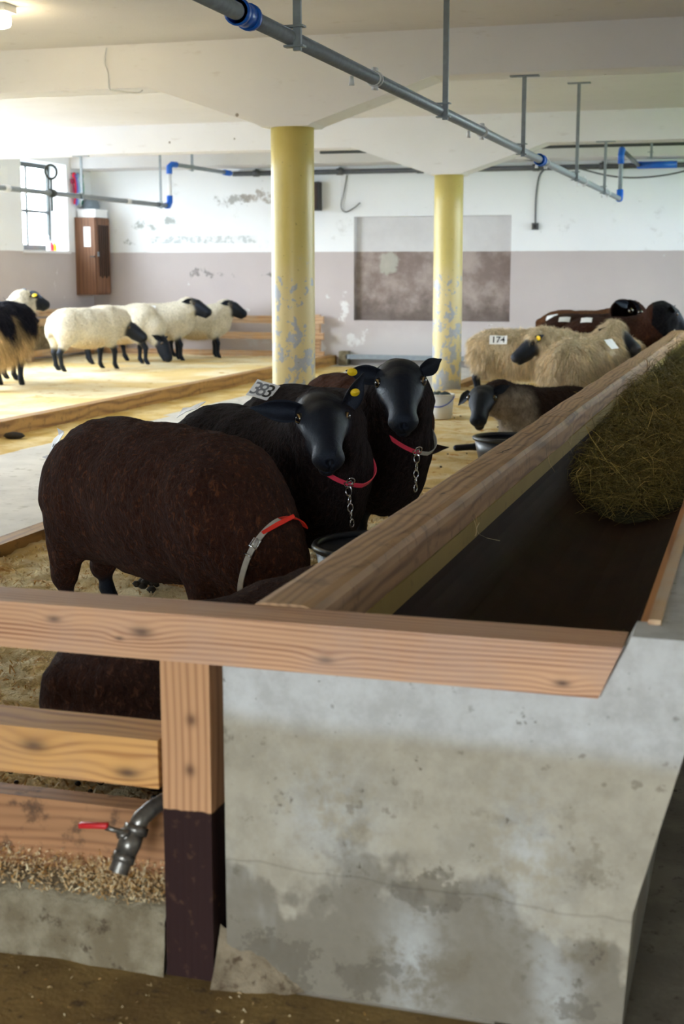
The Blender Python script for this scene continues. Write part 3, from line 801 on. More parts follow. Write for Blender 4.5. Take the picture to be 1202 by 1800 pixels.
cable('cable', [(-2.75, 21.4, 3.0), (-2.3, 21.3, 2.88), (-1.9, 21.3, 2.84), (-1.4, 21.3, 2.88), (-.9, 21.35, 3.0)], .012, 'slack cable sagging below the wall pipe at the right')
cable('cable', [(-5.215, 10.705, 3.28), (-5.235, 10.70, 3.17), (-5.205, 10.70, 3.08), (-5.20, 10.70, 2.97), (-5.16, 10.72, 2.945), (-5.0, 10.8, 2.93), (-4.97, 10.85, 2.955)], .007, 'short white cable draped over the edge of the near beam')
SW = empty('wall_switch', (-3.40, 21.585, 2.16)); tag(SW, 'small grey switch box on the white back wall', 'switch')
m = MB(); m.box(-.05, .05, -.03, .012, -.05, .05); m.bevel(.008); m.build('casing', MT['galv_dark'], SW)
m = MB(); m.box(-.022, .022, -.038, -.03, -.028, .028); m.bevel(.004); m.build('rocker', MT['black'], SW)
SP = empty('loudspeaker', (-6.95, 21.5, 2.655)); tag(SP, 'black box speaker high on the back wall behind the nearer column', 'speaker')
m = MB(); m.box(-.15, .13, -.12, .09, -.22, .22); m.bevel(.01); m.build('casing', MT['black'], SP)
m = MB(); m.box(-.13, .11, -.128, -.12, -.20, .20); m.build('front_cloth', MT['cabinet_dark'], SP)
m = MB(); m.box(-.03, .03, .09, .1, -.06, .06); m.build('bracket', MT['galv_dark'], SP)
# low metal gutter along the foot of the back wall
GU = empty('wall_gutter', (-5.2, 21.5, .1)); tag(GU, 'grey metal gutter along the foot of the back wall under the niche', 'gutter')
m = MB(); m.box(-1.20, 2.6, -.10, .09, .03, .06); m.box(-1.16, 2.6, -.12, -.10, .0, .075); m.build('channel', MT['galv'], GU)
m = MB(); m.box(-1.28, -1.14, -.12, .09, -.1, .12); m.bevel(.01); m.build('end_block', MT['kerb'], GU)
for x, z, n in ((-5.8, 1.05, 'lowest'), (-5.55, .98, '')):
    pass

# ---------------------------------------------------------------- cabinet and things in the far corner
CB = empty('wall_cabinet', (XL + .003, 20.98, 1.10)); tag(CB, 'brown wooden cabinet hung on the left wall by the corner', 'cabinet')
D_, W_, H_ = .36, .52, 1.25
m = MB(); m.box(0, D_, 0, W_, 0, H_); m.bevel(.008); m.build('carcass', MT['cabinet'], CB)
m = MB(); m.box(D_, D_ + .02, .02, W_ - .02, .02, H_ - .02); m.bevel(.005); dr = m.build('door', MT['cabinet'], CB)
for k in range(5):
    m = MB(); y0 = .10 + k * .075; m.box(D_ + .018, D_ + .034, y0, y0 + .035, .30 - .03 * (k % 2), H_ - .12); m.build('louvre', MT['cabinet_dark'], dr)
m = MB(); m.box(D_ + .02, D_ + .05, .03, .05, .62, .70); m.bevel(.004); m.build('door_handle', MT['galv_dark'], dr)
m = MB(); m.box(.16, .28, -.004, .0, .78, 1.10); m.build('notice', MT['paper'], CB)
m = MB(); m.box(.28, .35, -.03, .0, .61, .63); m.build('catch', MT['steelframe'], CB)
BX = empty('cardboard_box', (XL + .19, 21.24, 2.352)); tag(BX, 'low white box lying on top of the brown cabinet', 'box')
m = MB(); m.box(-.16, .16, -.20, .24, 0, .13); m.bevel(.006); m.build('box_body', MT['paper'], BX)
m = MB(); m.box(-.165, .165, -.205, .245, .10, .135); m.bevel(.005); m.build('lid', MT['paper'], BX)
m = MB(); m.lathe([(.13, 0), (.14, .05), (.12, .13), (.07, .21), (.02, .24)], 16); o = m.build('bag', MT['greycloth'], None, True); o.location = (XL + .15, 21.30, 2.488); o.scale = (1, 1.3, 1)
tag(o, 'slumped grey cloth bag on the white box above the cabinet', 'bag')
# show straps hanging beside the window
HY = 20.86
specs = [('strap_maroon', .0, .10, .05), ('strap_red', .06, .0, .0), ('strap_violet', .12, .02, .02), ('strap_blue', .18, .0, .03), ('strap_white', .26, .03, .0), ('strap_green', .33, .0, .02)]
names = {'strap_maroon': 'maroon', 'strap_red': 'bright red', 'strap_violet': 'violet', 'strap_blue': 'pale blue', 'strap_white': 'white', 'strap_green': 'green'}
for key, dy, dz, w in specs:
    root = empty('hanging_strap', (XL + .03, HY + dy, 3.02 - dz)); tag(root, names[key] + ' strap hanging on the left wall between window and cabinet', 'strap', 'straps hanging beside the window')
    m = MB(); ln = .20 if key == 'strap_maroon' else .46
    pts = [(.02 + .008 * math.sin(t * 6), .028 * math.sin(t * 9), -t) for t in np.linspace(.04, ln, 8)]
    for a, b in zip(pts, pts[1:]):
        m.prism([(a[1] - .026, a[2]), (a[1] + .026, a[2]), (b[1] + .026, b[2]), (b[1] - .026, b[2])], a[0], a[0] + .006, 'x')
    m.build('ribbon', MT[key], root)
    m = MB(); m.torus(.035, .014, Matrix.Translation((.022, 0, 0)) @ Matrix.Rotation(PI / 2, 4, 'Y'), 16, 6); m.build('loop', MT[key], root)
    m = MB(); m.tube([(-.028, 0, .03), (.03, 0, .03), (.045, 0, .045)], .006, 6); m.build('hook', MT['galv_dark'], root)
PS = empty('paper_sheet', (XL - .005, 18.55, 2.83)); tag(PS, 'plain white paper sheet fixed to the left wall before the window', 'paper')
m = MB(); m.box(.006, .010, -.25, .35, -.19, .19); m.build('sheet', MT['paper'], PS)
m = MB(); m.box(.010, .014, -.02, .12, .15, .185); m.build('tape', MT['greycloth'], PS)
# odds and ends on the window sill
for k, (dy, h, mt, lb) in enumerate(((20.30, .24, 'whiteplastic', 'slim white bottle standing on the far window sill'), (20.40, .15, 'pinkstrap', 'pinkish jar standing on the far window sill'), (20.50, .14, 'yellowtag', 'yellow tin standing on the far window sill'))):
    root = empty('bottle', (XL - .12, dy, WZ0 + .006)); tag(root, lb, 'bottle')
    m = MB(); m.lathe([(.03, 0), (.035, .01), (.035, h * .65), (.016, h * .8), (.016, h * .9)], 14); m.build('bottle_body', MT[mt], root, True)
    m = MB(); m.lathe([(.02, h * .9), (.02, h)], 12); m.build('cap', MT['whiteplastic'], root, True)
# warm ceiling lamp at the upper left
LA = empty('ceiling_lamp', (-5.26, 8.92, 3.3)); tag(LA, 'warm lit ceiling lamp fitting at the upper left', 'lamp')
m = MB(); m.box(-.30, .20, -.08, .08, -.05, 0); m.bevel(.01); m.build('base', MT['whiteplastic'], LA)
m = MB(); m.tube([(-.29, 0, -.10), (-.28, 0, -.10), (.14, 0, -.10), (.175, 0, -.10), (.19, 0, -.10)], [.02, .05, .06, .052, .02], 16); m.build('lamp_tube', MT['lamp'], LA, True)
m = MB(); m.box(-.32, -.295, -.055, .055, -.155, -.04); m.build('end_cap', MT['whiteplastic'], LA)

# ---------------------------------------------------------------- outside
m = MB(); m.box(-140, XL - .6, -60, 90, -.6, -.05); struct(m.build('ground_outside', MT['yard']))
m = MB(); m.box(XR + .6, 60, -60, 90, -.6, -.3); struct(m.build('ground_outside', MT['grass']))
m = MB(); m.box(XL - .6, XR + .6, -60, YF - .35, -.6, -.02); struct(m.build('ground_outside', MT['floor_right']))
def hedge():
    nu, nv = 200, 14; P = []
    for i in range(nu):
        for j in range(nv):
            a = PI * j / (nv - 1); P.append((-44 - 1.2 * math.cos(a), 10 + 80 * i / nu, -.4 + 1.9 * abs(math.sin(a)) ** .6))
    P = np.array(P); P += ((np.stack([vnoise(P, 1.2, s) for s in (1, 2, 3)], 1)) - .5) * 1.0; P[:, 2] += (vnoise(P, .25, 8) - .5) * .5 * (P[:, 2] > .5)
    I = np.arange(nu * nv).reshape(nu, nv); F = np.stack([I[:-1, :-1], I[1:, :-1], I[1:, 1:], I[:-1, 1:]], -1).reshape(-1, 4)
    tag(link('hedge', np_mesh('hedge', P, F), MT['leaf']), 'pale green hedge outside beyond the far window', 'hedge')
hedge()
# ---------------------------------------------------------------- sheep
class Field:
    """signed distance field on a grid, smooth unions of local shapes, meshed by surface nets"""
    def __init__(s, lo, hi, h):
        s.lo = np.array(lo, np.float32); s.h = h
        s.n = np.ceil((np.array(hi) - s.lo) / h).astype(int) + 1
        s.F = np.full(tuple(s.n), 9.0, np.float32); s.prims = []
    def _block(s, lo, hi):
        a = np.clip(np.floor((lo - s.lo) / s.h).astype(int), 0, s.n - 1); b = np.clip(np.ceil((hi - s.lo) / s.h).astype(int) + 1, 1, s.n)
        if np.any(b <= a): return None, None
        g = [s.lo[i] + s.h * np.arange(a[i], b[i], dtype=np.float32) for i in range(3)]
        P = np.stack(np.meshgrid(*g, indexing='ij'), -1)
        return (slice(a[0], b[0]), slice(a[1], b[1]), slice(a[2], b[2])), P
    def add(s, fn, lo, hi, k, tint, wool, sub=False):
        pad = k + 3 * s.h
        sl, P = s._block(np.array(lo) - pad, np.array(hi) + pad)
        if sl is None: return
        d = fn(P).astype(np.float32); A = s.F[sl]
        if sub:
            d = -d; hh = np.maximum(k - np.abs(A - d), 0) / k; s.F[sl] = np.maximum(A, d) + hh * hh * k * .25
        else:
            hh = np.maximum(k - np.abs(A - d), 0) / k; s.F[sl] = np.minimum(A, d) - hh * hh * k * .25
            s.prims.append((fn, np.array(lo, np.float32), np.array(hi, np.float32), tint, wool))
    def rc(s, a, b, ra, rb, k=.04, tint=(0, 0, 0), wool=0, sub=False):
        a = np.array(a, np.float32); b = np.array(b, np.float32); ab = b - a; L2 = max(float(ab @ ab), 1e-9)
        def fn(P):
            q = P - a; t = np.clip((q @ ab) / L2, 0, 1)
            return np.linalg.norm(q - t[..., None] * ab, axis=-1) - (ra + (rb - ra) * t)
        r = max(ra, rb); s.add(fn, np.minimum(a, b) - r, np.maximum(a, b) + r, k, tint, wool, sub)
    def el(s, c, r, R=None, k=.04, tint=(0, 0, 0), wool=0, sub=False):
        c = np.array(c, np.float32); r = np.array(r, np.float32); R = np.eye(3, dtype=np.float32) if R is None else np.array(R, np.float32)
        def fn(P):
            q = (P - c) @ R
            k0 = np.linalg.norm(q / r, axis=-1); k1 = np.linalg.norm(q / (r * r), axis=-1)
            return np.where(k1 > 1e-6, k0 * (k0 - 1) / np.maximum(k1, 1e-6), -r.min())
        e = np.abs(R) @ r; s.add(fn, c - e, c + e, k, tint, wool, sub)
    def mesh(s):
        F = s.F; S = F < 0
        c8 = [(i, j, k) for i in (0, 1) for j in (0, 1) for k in (0, 1)]
        cut = lambda A, o: A[o[0]:A.shape[0] - 1 + o[0], o[1]:A.shape[1] - 1 + o[1], o[2]:A.shape[2] - 1 + o[2]]
        cnt = sum(cut(S, o).astype(np.int8) for o in c8)
        act = (cnt > 0) & (cnt < 8)
        idx = np.argwhere(act); ids = np.full(act.shape, -1, np.int64); ids[act] = np.arange(len(idx))
        vals = np.stack([F[idx[:, 0] + o[0], idx[:, 1] + o[1], idx[:, 2] + o[2]] for o in c8], 1)
        acc = np.zeros((len(idx), 3), np.float32); num = np.zeros(len(idx), np.float32)
        C = np.array(c8, np.float32)
        for a in range(8):
            for b in range(a + 1, 8):
                if np.abs(C[a] - C[b]).sum() != 1: continue
                va, vb = vals[:, a], vals[:, b]; m = (va < 0) != (vb < 0)
                t = np.where(m, va / np.where(m, va - vb, 1), 0)
                acc += np.where(m[:, None], C[a] + t[:, None] * (C[b] - C[a]), 0); num += m
        V = s.lo + s.h * (idx + acc / num[:, None])
        quads = []
        for ax in range(3):
            o1 = [0, 0, 0]; o1[ax] = 1
            sl0 = tuple(slice(0, -1) if i == ax else slice(None) for i in range(3)); sl1 = tuple(slice(1, None) if i == ax else slice(None) for i in range(3))
            A, B = S[sl0], S[sl1]; ch = np.argwhere(A != B)
            u, v = [(1, 2), (2, 0), (0, 1)][ax]
            ok = (ch[:, u] > 0) & (ch[:, v] > 0) & (ch[:, u] < act.shape[u]) & (ch[:, v] < act.shape[v]); ch = ch[ok]
            flip = A[ch[:, 0], ch[:, 1], ch[:, 2]]
            def cell(du, dv):
                q = ch.copy(); q[:, u] += du; q[:, v] += dv; return ids[q[:, 0], q[:, 1], q[:, 2]]
            Q = np.stack([cell(-1, -1), cell(0, -1), cell(0, 0), cell(-1, 0)], 1)
            Q = np.where(flip[:, None], Q, Q[:, ::-1]); quads.append(Q)
        Q = np.concatenate(quads); Q = Q[(Q >= 0).all(1)]
        # tints and wool from the shapes each point lies nearest to
        W = np.zeros(len(V), np.float32); T = np.zeros((len(V), 3), np.float32); U = np.zeros(len(V), np.float32)
        for fn, lo, hi, tint, wool in s.prims:
            m = ((V > lo - .05) & (V < hi + .05)).all(1)
            if not m.any(): continue
            d = fn(V[m]); w = np.exp(-np.clip(d, -.02, .1) / .007).astype(np.float32)
            W[m] += w; T[m] += w[:, None] * np.array(tint, np.float32); U[m] += w * wool
        W = np.maximum(W, 1e-9)
        return V, Q, T / W[:, None], U / W

def normals(V, Q):
    n = np.cross(V[Q[:, 2]] - V[Q[:, 0]], V[Q[:, 3]] - V[Q[:, 1]])
    N = np.zeros_like(V)
    for i in range(4): np.add.at(N, Q[:, i], n)
    return N / np.maximum(np.linalg.norm(N, axis=1), 1e-9)[:, None]

def set_attr(me, name, data, typ):
    a = me.attributes.new(name, typ, 'POINT')
    if typ == 'FLOAT_COLOR':
        d = np.ones((len(data), 4), np.float32); d[:, :3] = data; a.data.foreach_set('color', d.ravel())
    else:
        a.data.foreach_set('value', np.asarray(data, np.float32))

def unit(v): v = np.array(v, np.float64); return v / np.linalg.norm(v)

def strands(V, Q, N, T, U, tipc, count, length, width, droop, jitter, seed, avoid, name, root, segs=2, curl=0.0):
    rng = np.random.default_rng(seed)
    a = np.linalg.norm(np.cross(V[Q[:, 2]] - V[Q[:, 0]], V[Q[:, 3]] - V[Q[:, 1]]), axis=1) * (U[Q].mean(1) > .55)
    cum = np.cumsum(a); f = np.searchsorted(cum, rng.random(count) * cum[-1])
    w = rng.dirichlet((1, 1, 1, 1), count)
    P = (V[Q[f]] * w[..., None]).sum(1); n = (N[Q[f]] * w[..., None]).sum(1); C = (T[Q[f]] * w[..., None]).sum(1); K = (tipc[Q[f]] * w[..., None]).sum(1)
    keep = np.ones(count, bool)
    for c, r in avoid: keep &= np.linalg.norm(P - np.array(c), axis=1) > r
    P, n, C, K = P[keep], n[keep], C[keep], K[keep]; k = len(P)
    clump = np.stack([vnoise(P, 16.0, 40 + i) for i in range(3)], 1) - .5
    d = n + np.array([0, 0, -droop]) + rng.normal(0, jitter, (k, 3)) + clump * 2.0 * jitter
    d /= np.linalg.norm(d, axis=1)[:, None]
    L = length * rng.uniform(.55, 1.15, k)[:, None]
    side = np.cross(d, rng.normal(0, 1, (k, 3))); side /= np.linalg.norm(side, axis=1)[:, None]
    rows = []
    for s in range(segs + 1):
        t = s / segs
        c = P - n * .004 + d * L * t + np.array([0, 0, -droop * .5]) * L * t * t + (np.sin(t * 9 + P[:, :1] * 90) * curl) * side * L
        wd = width * (1 - t) if s < segs else 0
        if s < segs: rows += [c - side * wd * .5, c + side * wd * .5]
        else: rows.append(c)
    A = np.stack(rows, 1); per = A.shape[1]
    base = np.arange(k)[:, None] * per
    tri = []
    for s in range(segs - 1):
        b = 2 * s; tri += [[b, b + 1, b + 3], [b, b + 3, b + 2]]
    tri.append([per - 3, per - 2, per - 1])
    F = (base[:, None, :] + np.array(tri)[None]).reshape(-1, 3)
    me = np_mesh(name, A.reshape(-1, 3), F, True)
    g = rng.uniform(.6, 1.25, (k, 1)) * (.7 + .6 * vnoise(P, 20.0, 77)[:, None]); cc = np.repeat(C * g, per, 0); set_attr(me, 'tint', cc, 'FLOAT_COLOR'); set_attr(me, 'tip', np.repeat(K * g, per, 0), 'FLOAT_COLOR')
    o = link(name, me, MT['strand'], root); o['kind'] = 'stuff'
    return o

def ear_mesh(d, up, length, width):
    """a cupped leaf with thickness; root at the origin"""
    d = unit(d); up = np.array(up, float); up = unit(up - d * (up @ d)); sd = np.cross(d, up)
    nu, nv = 12, 9; top, bot = [], []
    for i in range(nu):
        t = i / (nu - 1)
        w = width * .5 * (0.42 + 0.58 * math.sin(PI * min(1, t * 1.05 + .12)) ** .8) * (1 - t ** 5) + .002
        for j in range(nv):
            s_ = (j / (nv - 1)) * 2 - 1
            cup = (s_ * s_) * w * .75 * (1 - .5 * t)
            p = d * (length * t) + sd * (s_ * w) + up * (cup - .10 * length * t * t)
            th = .0065 * (1 - .4 * t) * (1 - .5 * abs(s_))
            top.append(p + up * th); bot.append(p - up * th)
    V = np.array(top + bot); n0 = nu * nv; F = []
    g = lambda i, j: i * nv + j
    for i in range(nu - 1):
        for j in range(nv - 1):
            F.append([g(i, j), g(i, j + 1), g(i + 1, j + 1), g(i + 1, j)]); F.append([n0 + g(i, j), n0 + g(i + 1, j), n0 + g(i + 1, j + 1), n0 + g(i, j + 1)])
        for j in (0, nv - 1):
            q = [g(i, j), g(i + 1, j), n0 + g(i + 1, j), n0 + g(i, j)]; F.append(q if j == 0 else q[::-1])
    for i in (0, nu - 1):
        for j in range(nv - 1):
            q = [g(i, j), g(i, j + 1), n0 + g(i, j + 1), n0 + g(i, j)]; F.append(q[::-1] if i == 0 else q)
    return np_mesh('ear', V, np.array(F), True)

BLACKFACE = lin((23, 24, 32))
def disc_tag(root, p, n, r, mat, name='ear_tag', sx=1.0):
    m = MB(); M = Matrix.Translation(Vector(p)) @ Vector(n).to_track_quat('Z', 'Y').to_matrix().to_4x4()
    m.lathe([(r * .9, -.003), (r, -.001), (r, .002), (r * .92, .004), (r * .3, .004), (r * .25, .008)], 18)
    bmesh.ops.scale(m.bm, vec=(sx, 1, 1), verts=m.bm.verts); bmesh.ops.transform(m.bm, matrix=M, verts=m.bm.verts)
    return m.build(name, MT[mat], root, True)

class Sheep:
    def __init__(s, name, label, loc, heading, scale=1.08, h=.014, group=None, cat='sheep'):
        s.root = empty(name, loc, math.radians(heading)); tag(s.root, label, cat, group)
        s.hd = math.radians(heading); s.loc = np.array(loc, float); s.sc = scale; s.h = h
        s.avoid = []
    def w2l(s, p):
        q = np.array(p, float) - s.loc; c, n = math.cos(s.hd), math.sin(s.hd)
        return np.array([q[0] * c + q[1] * n, -q[0] * n + q[1] * c, q[2]]) / s.sc
    def d2l(s, d):
        c, n = math.cos(s.hd), math.sin(s.hd); d = np.array(d, float)
        return unit([d[0] * c + d[1] * n, -d[0] * n + d[1] * c, d[2]])
    def body(s, wool, head, leg, headpos, hdir, hup=(0, 0, 1), hs=1.25, lying=False, neckr=(.19, .145, .10), woolhead=False, fat=1.0, patches=None,
             tip=None, amp=.010, wneck=1.0, noselen=1.0, foreleg=None, muzzle=None, nohead=False, belly=None, legs=(0, 0, 0, 0), low=0.0, breech=0.0, hw=1.0, nb=None, mid=None, wd=0.0):
        """headpos/hdir in sheep coordinates (unscaled)"""
        f = Field((-.80, -.52 if not lying else -.6, -.03), (1.05, .52 if not lying else .6, 1.22), s.h / s.sc)
        W, Hd, Lg = wool, head, leg
        bel = belly or W
        dz = -.235 if lying else 0.0
        f.el((.22, 0, .555 + dz - wd), (.29, .205 * fat, .245), k=.08, tint=W, wool=1)
        f.el((-.06, 0, .555 + dz), (.42, .255 * fat, .255), k=.10, tint=W, wool=1)
        f.el((-.05, 0, .475 + dz), (.34, .22 * fat, .19), k=.08, tint=bel, wool=1)
        f.el((-.34, 0, .585 + dz), (.25, .215 * fat, .225), k=.08, tint=W, wool=1)
        f.el((.30, 0, .67 + dz - wd * 1.5), (.17, .13, .13), k=.10, tint=W, wool=1)
        if low:
            f.el((-.03, 0, .44 - low), (.36, .205 * fat, .20), k=.09, tint=W, wool=1)
            f.el((.33, 0, .46 - low * .6), (.17, .19 * fat, .21), k=.08, tint=W, wool=1)
            f.el((-.36, 0, .46 - low * .3), (.18, .21 * fat, .22), k=.08, tint=W, wool=1)
        f.rc((-.555, 0, .66 + dz), (-.60, 0, .46 + dz), .05, .036, k=.04, tint=W, wool=1)
        for i, sy in enumerate((-1, 1)):
            y = .125 * sy * fat
            if lying:
                f.rc((-.36, .17 * sy, .24), (-.14, .25 * sy, .11), .14, .09, k=.07, tint=W, wool=1)
                f.rc((-.14, .26 * sy, .08), (-.38, .27 * sy, .05), .04, .03, k=.03, tint=Lg, wool=0)
                f.rc((.30, .12 * sy, .26), (.40, .14 * sy, .12), .11, .07, k=.06, tint=W, wool=1)
                if foreleg and sy == foreleg[0]:
                    f.rc((.40, .14 * sy, .10), foreleg[1], .05, .034, k=.04, tint=Lg, wool=0)
                    f.rc(foreleg[1], foreleg[2], .032, .03, k=.02, tint=Lg, wool=0)
                else:
                    f.rc((.42, .14 * sy, .09), (.24, .17 * sy, .05), .045, .03, k=.03, tint=Lg, wool=0)
                continue
            o = legs[i]; q = legs[2 + i]
            f.el((-.40, y * .95, .52), (.17, .11, .19), k=.06, tint=W, wool=1)
            f.rc((-.42, y, .48), (-.455 + o * .5, y, .33), .115, .062, k=.05, tint=W, wool=1)
            if breech:
                f.rc((-.45 + o * .5, y, .36), (-.505 + o, y * .95, .17), .095, .055, k=.04, tint=W, wool=1); f.rc((.265, y * .9, .40), (.28 + q, y * .88, .17), .10, .060, k=.05, tint=W, wool=1)
            f.rc((-.455 + o * .5, y, .33), (-.515 + o, y * .95, .235), .055, .038, k=.03, tint=Lg, wool=.0)
            f.rc((-.515 + o, y * .95, .24), (-.49 + o, y * .95, .075), .034, .027, k=.02, tint=Lg, wool=0)
            f.rc((-.49 + o, y * .95, .075), (-.465 + o, y * .95, .035), .031, .031, k=.015, tint=Lg, wool=0)
            f.rc((-.462 + o, y * .95 - .012, .018), (-.435 + o, y * .95 - .014, .012), .020, .015, k=.008, tint=lin((26, 24, 24)), wool=0)
            f.rc((-.462 + o, y * .95 + .012, .018), (-.435 + o, y * .95 + .014, .012), .020, .015, k=.008, tint=lin((26, 24, 24)), wool=0)
            f.rc((.25, y * .95, .56), (.265, y * .9, .36), .125, .07, k=.06, tint=W, wool=1)
            f.rc((.265, y * .9, .36), (.28 + q, y * .88, .23), .056, .036, k=.03, tint=Lg, wool=.0)
            f.rc((.28 + q, y * .88, .23), (.275 + q, y * .88, .07), .034, .026, k=.02, tint=Lg, wool=0)
            f.rc((.275 + q, y * .88, .07), (.295 + q, y * .88, .035), .030, .031, k=.015, tint=Lg, wool=0)
            f.rc((.30 + q, y * .88 - .012, .018), (.325 + q, y * .88 - .014, .012), .020, .015, k=.008, tint=lin((26, 24, 24)), wool=0)
            f.rc((.30 + q, y * .88 + .012, .018), (.325 + q, y * .88 + .014, .012), .020, .015, k=.008, tint=lin((26, 24, 24)), wool=0)
        hp = np.array(headpos, float); d = unit(hdir); u = np.array(hup, float); u = unit(u - d * (u @ d)); sd = np.cross(u, d)
        s.hp, s.hd3, s.hu, s.hs_, s.hsd = hp, d, u, hs, sd
        nb = np.array((.33, 0, .625 + dz)) if nb is None else np.array(nb); mid = (nb + hp) * .5 + np.array((.03, 0, .02)) if mid is None else np.array(mid)
        s.hw = hw; s.nl = noselen; back = hp - d * .01 * hs - u * .062 * hs
        f.rc(nb, mid, neckr[0], neckr[1], k=.09, tint=W, wool=wneck); f.rc(mid, back, neckr[1], neckr[2], k=.06, tint=W, wool=wneck)
        H = lambda a, b, c: hp + hs * (d * a * noselen + sd * b * hw + u * c)
        WW = np.array((1, hw, 1))
        R = np.stack([d, sd, u], 1)
        hw = 1.0 if woolhead else 0.0
        f.el(H(.045, 0, .0), np.array((.080, .066, .062)) * hs * WW, R, k=.03, tint=Hd, wool=0)
        if woolhead:
            f.el(H(.015, 0, .055), np.array((.075, .075, .055)) * hs, R, k=.03, tint=W, wool=1)
        f.el(H(.105, 0, .006), np.array((.105, .058, .052)) * hs * WW, R, k=.03, tint=Hd)
        for sy in (-1, 1):
            f.rc(H(.06, .034 * sy, -.045), H(.185, .022 * sy, -.046), .050 * hs, .037 * hs, k=.03, tint=Hd)
            f.rc(H(.10, .048 * sy, -.004), H(.20, .030 * sy, -.014), .020 * hs, .022 * hs, k=.02, tint=Hd)
            f.el(H(.078, .055 * sy, .020), np.array((.036, .020, .022)) * hs, R, k=.015, tint=Hd)
            f.el(H(.268, .024 * sy, -.026), np.array((.028, .024, .027)) * hs, R, k=.018, tint=Hd)
        f.rc(H(.10, -.012 * (hw > 1), .016), H(.255, -.012 * (hw > 1), -.004), .050 * hs, .040 * hs, k=.03, tint=Hd); f.rc(H(.10, .012, .016), H(.255, .012, -.004), .050 * hs, .040 * hs, k=.03, tint=Hd)
        f.el(H(.262, 0, -.012), np.array((.036, .040, .036)) * hs * WW, R, k=.02, tint=muzzle or Hd)
        f.rc(H(.15, 0, -.062), H(.250, 0, -.060), .040 * hs, .030 * hs, k=.02, tint=Hd)
        if s.h < .0125:
            for sy in (-1, 1):
                f.el(H(.300, .024 * sy, .004), np.array((.016, .010, .0075)) * hs, R, k=.008, tint=Hd, sub=True)
                f.el(H(.080, .074 * sy, .020), np.array((.020, .020, .014)) * hs, R, k=.012, tint=Hd, sub=True)
            f.el(H(.275, 0, -.046), np.array((.06, .065, .004)) * hs, R, k=.012, tint=Hd, sub=True)
            f.el(H(.306, 0, -.02), np.array((.016, .003, .022)) * hs, R, k=.006, tint=Hd, sub=True)
        V, Q, T, U = f.mesh()
        N = normals(V, Q)
        if amp:
            wv = (fbm(V, 9.0, 5, 2) - .5) * 1.6 + (fbm(V * np.array([1, 1, .55]), 30.0, 15, 2) - .5) * 1.1
            V = V + N * (wv * amp * U)[:, None]
        tipc = tip if tip is not None else tuple(min(1, x * 1.6) for x in W)
        TIP = np.array(tipc, np.float32)[None] * U[:, None] + T * (1 - U[:, None])
        if patches is not None:
            T0 = T; T = patches(V, T, U); ch = np.clip(np.abs(T - T0).sum(1) * 20, 0, 1)[:, None]
            TIP = TIP * (1 - ch) + np.minimum(T * 1.35, 1) * ch
        V = V * s.sc
        me = np_mesh('body', V, Q, True); N = normals(V, Q)
        set_attr(me, 'tint', T, 'FLOAT_COLOR'); set_attr(me, 'wool', U, 'FLOAT')
        set_attr(me, 'tip', TIP, 'FLOAT_COLOR')
        link('body', me, MT['coat'], s.root)
        s.V, s.Q, s.N, s.T, s.U, s.tipc = V, Q, N, T, U, TIP
        s.bvh = BVHTree.FromPolygons([Vector(v) for v in V], [tuple(int(i) for i in q) for q in Q])
        return s
    def H(s, a, b, c): return (s.hp + s.hs_ * (s.hd3 * a * s.nl + s.hsd * b * s.hw + s.hu * c)) * s.sc
    def eyes(s, r=.0195):
        for sy in (-1, 1):
            m = MB(); bmesh.ops.create_uvsphere(m.bm, u_segments=20, v_segments=12, radius=1)
            o = m.build('eye', MT['eye'], s.root, True)
            out = s.hsd * sy * .80 + s.hd3 * .35 + s.hu * .42; out = unit(out); along = unit(s.hd3 - out * (s.hd3 @ out)); n = np.cross(out, along)
            rr = r * s.hs_ * s.sc; p = s.H(.080, .0560 * sy, .016)
            M = Matrix(((*[out[0], along[0], n[0]], p[0]), (*[out[1], along[1], n[1]], p[1]), (*[out[2], along[2], n[2]], p[2]), (0, 0, 0, 1)))
            o.matrix_local = M @ Matrix.Diagonal((rr, rr, rr, 1))
        return s
    def ear(s, sy, d, up, length=.15, width=.075, tint=None, at=(.03, .056, .02), tagmat=None, tagpos=.45, tagr=.018):
        """d/up given in head axes (nose, side, top)"""
        hv = lambda v: s.hd3 * v[0] + s.hsd * v[1] * sy + s.hu * v[2]
        D, Uv = unit(hv(d)), hv(up)
        me = ear_mesh(D, Uv, length * s.sc, width * s.sc)
        c = tint if tint is not None else BLACKFACE
        n = len(me.vertices); set_attr(me, 'tint', np.tile(np.array(c, np.float32), (n, 1)), 'FLOAT_COLOR'); set_attr(me, 'tip', np.tile(np.array(c, np.float32), (n, 1)), 'FLOAT_COLOR'); set_attr(me, 'wool', np.zeros(n), 'FLOAT')
        e = link('ear', me, MT['coat'], s.root); p = s.H(at[0], at[1] * sy, at[2]); e.location = p
        if tagmat:
            Un = unit(Uv - D * (Uv @ D)); q = D * length * s.sc * tagpos + Un * (.012 + .0)
            t = disc_tag(e, q, Un, tagr * s.sc, tagmat, 'ear_tag', 1.35); t['label'] = tagmat.replace('tag', '') + ' ear tag'
        return s
    def hit(s, o, d):
        return s.bvh.ray_cast(Vector(o), Vector(d).normalized(), 80.0)
    def label_card(s, o, d, up, w, hgt, text=None, rot=0.0, ink='ink', off=.012, tsize=.6, name='number_label', tilt=None, follow=.8):
        """card stuck on the fleece where the ray o->d meets it (local metres)"""
        p, n, *_ = s.hit(o, d)
        if p is None: print('label missed', s.root.name); return
        n = Vector(n); 
        if n.dot(Vector(d)) > 0: n = -n
        if tilt is not None: n = (n + Vector(tilt)).normalized()
        upv = Vector(up); upv = (upv - n * upv.dot(n)).normalized(); rt = upv.cross(n)
        rt, upv = rt * math.cos(rot) + upv * math.sin(rot), upv * math.cos(rot) - rt * math.sin(rot)
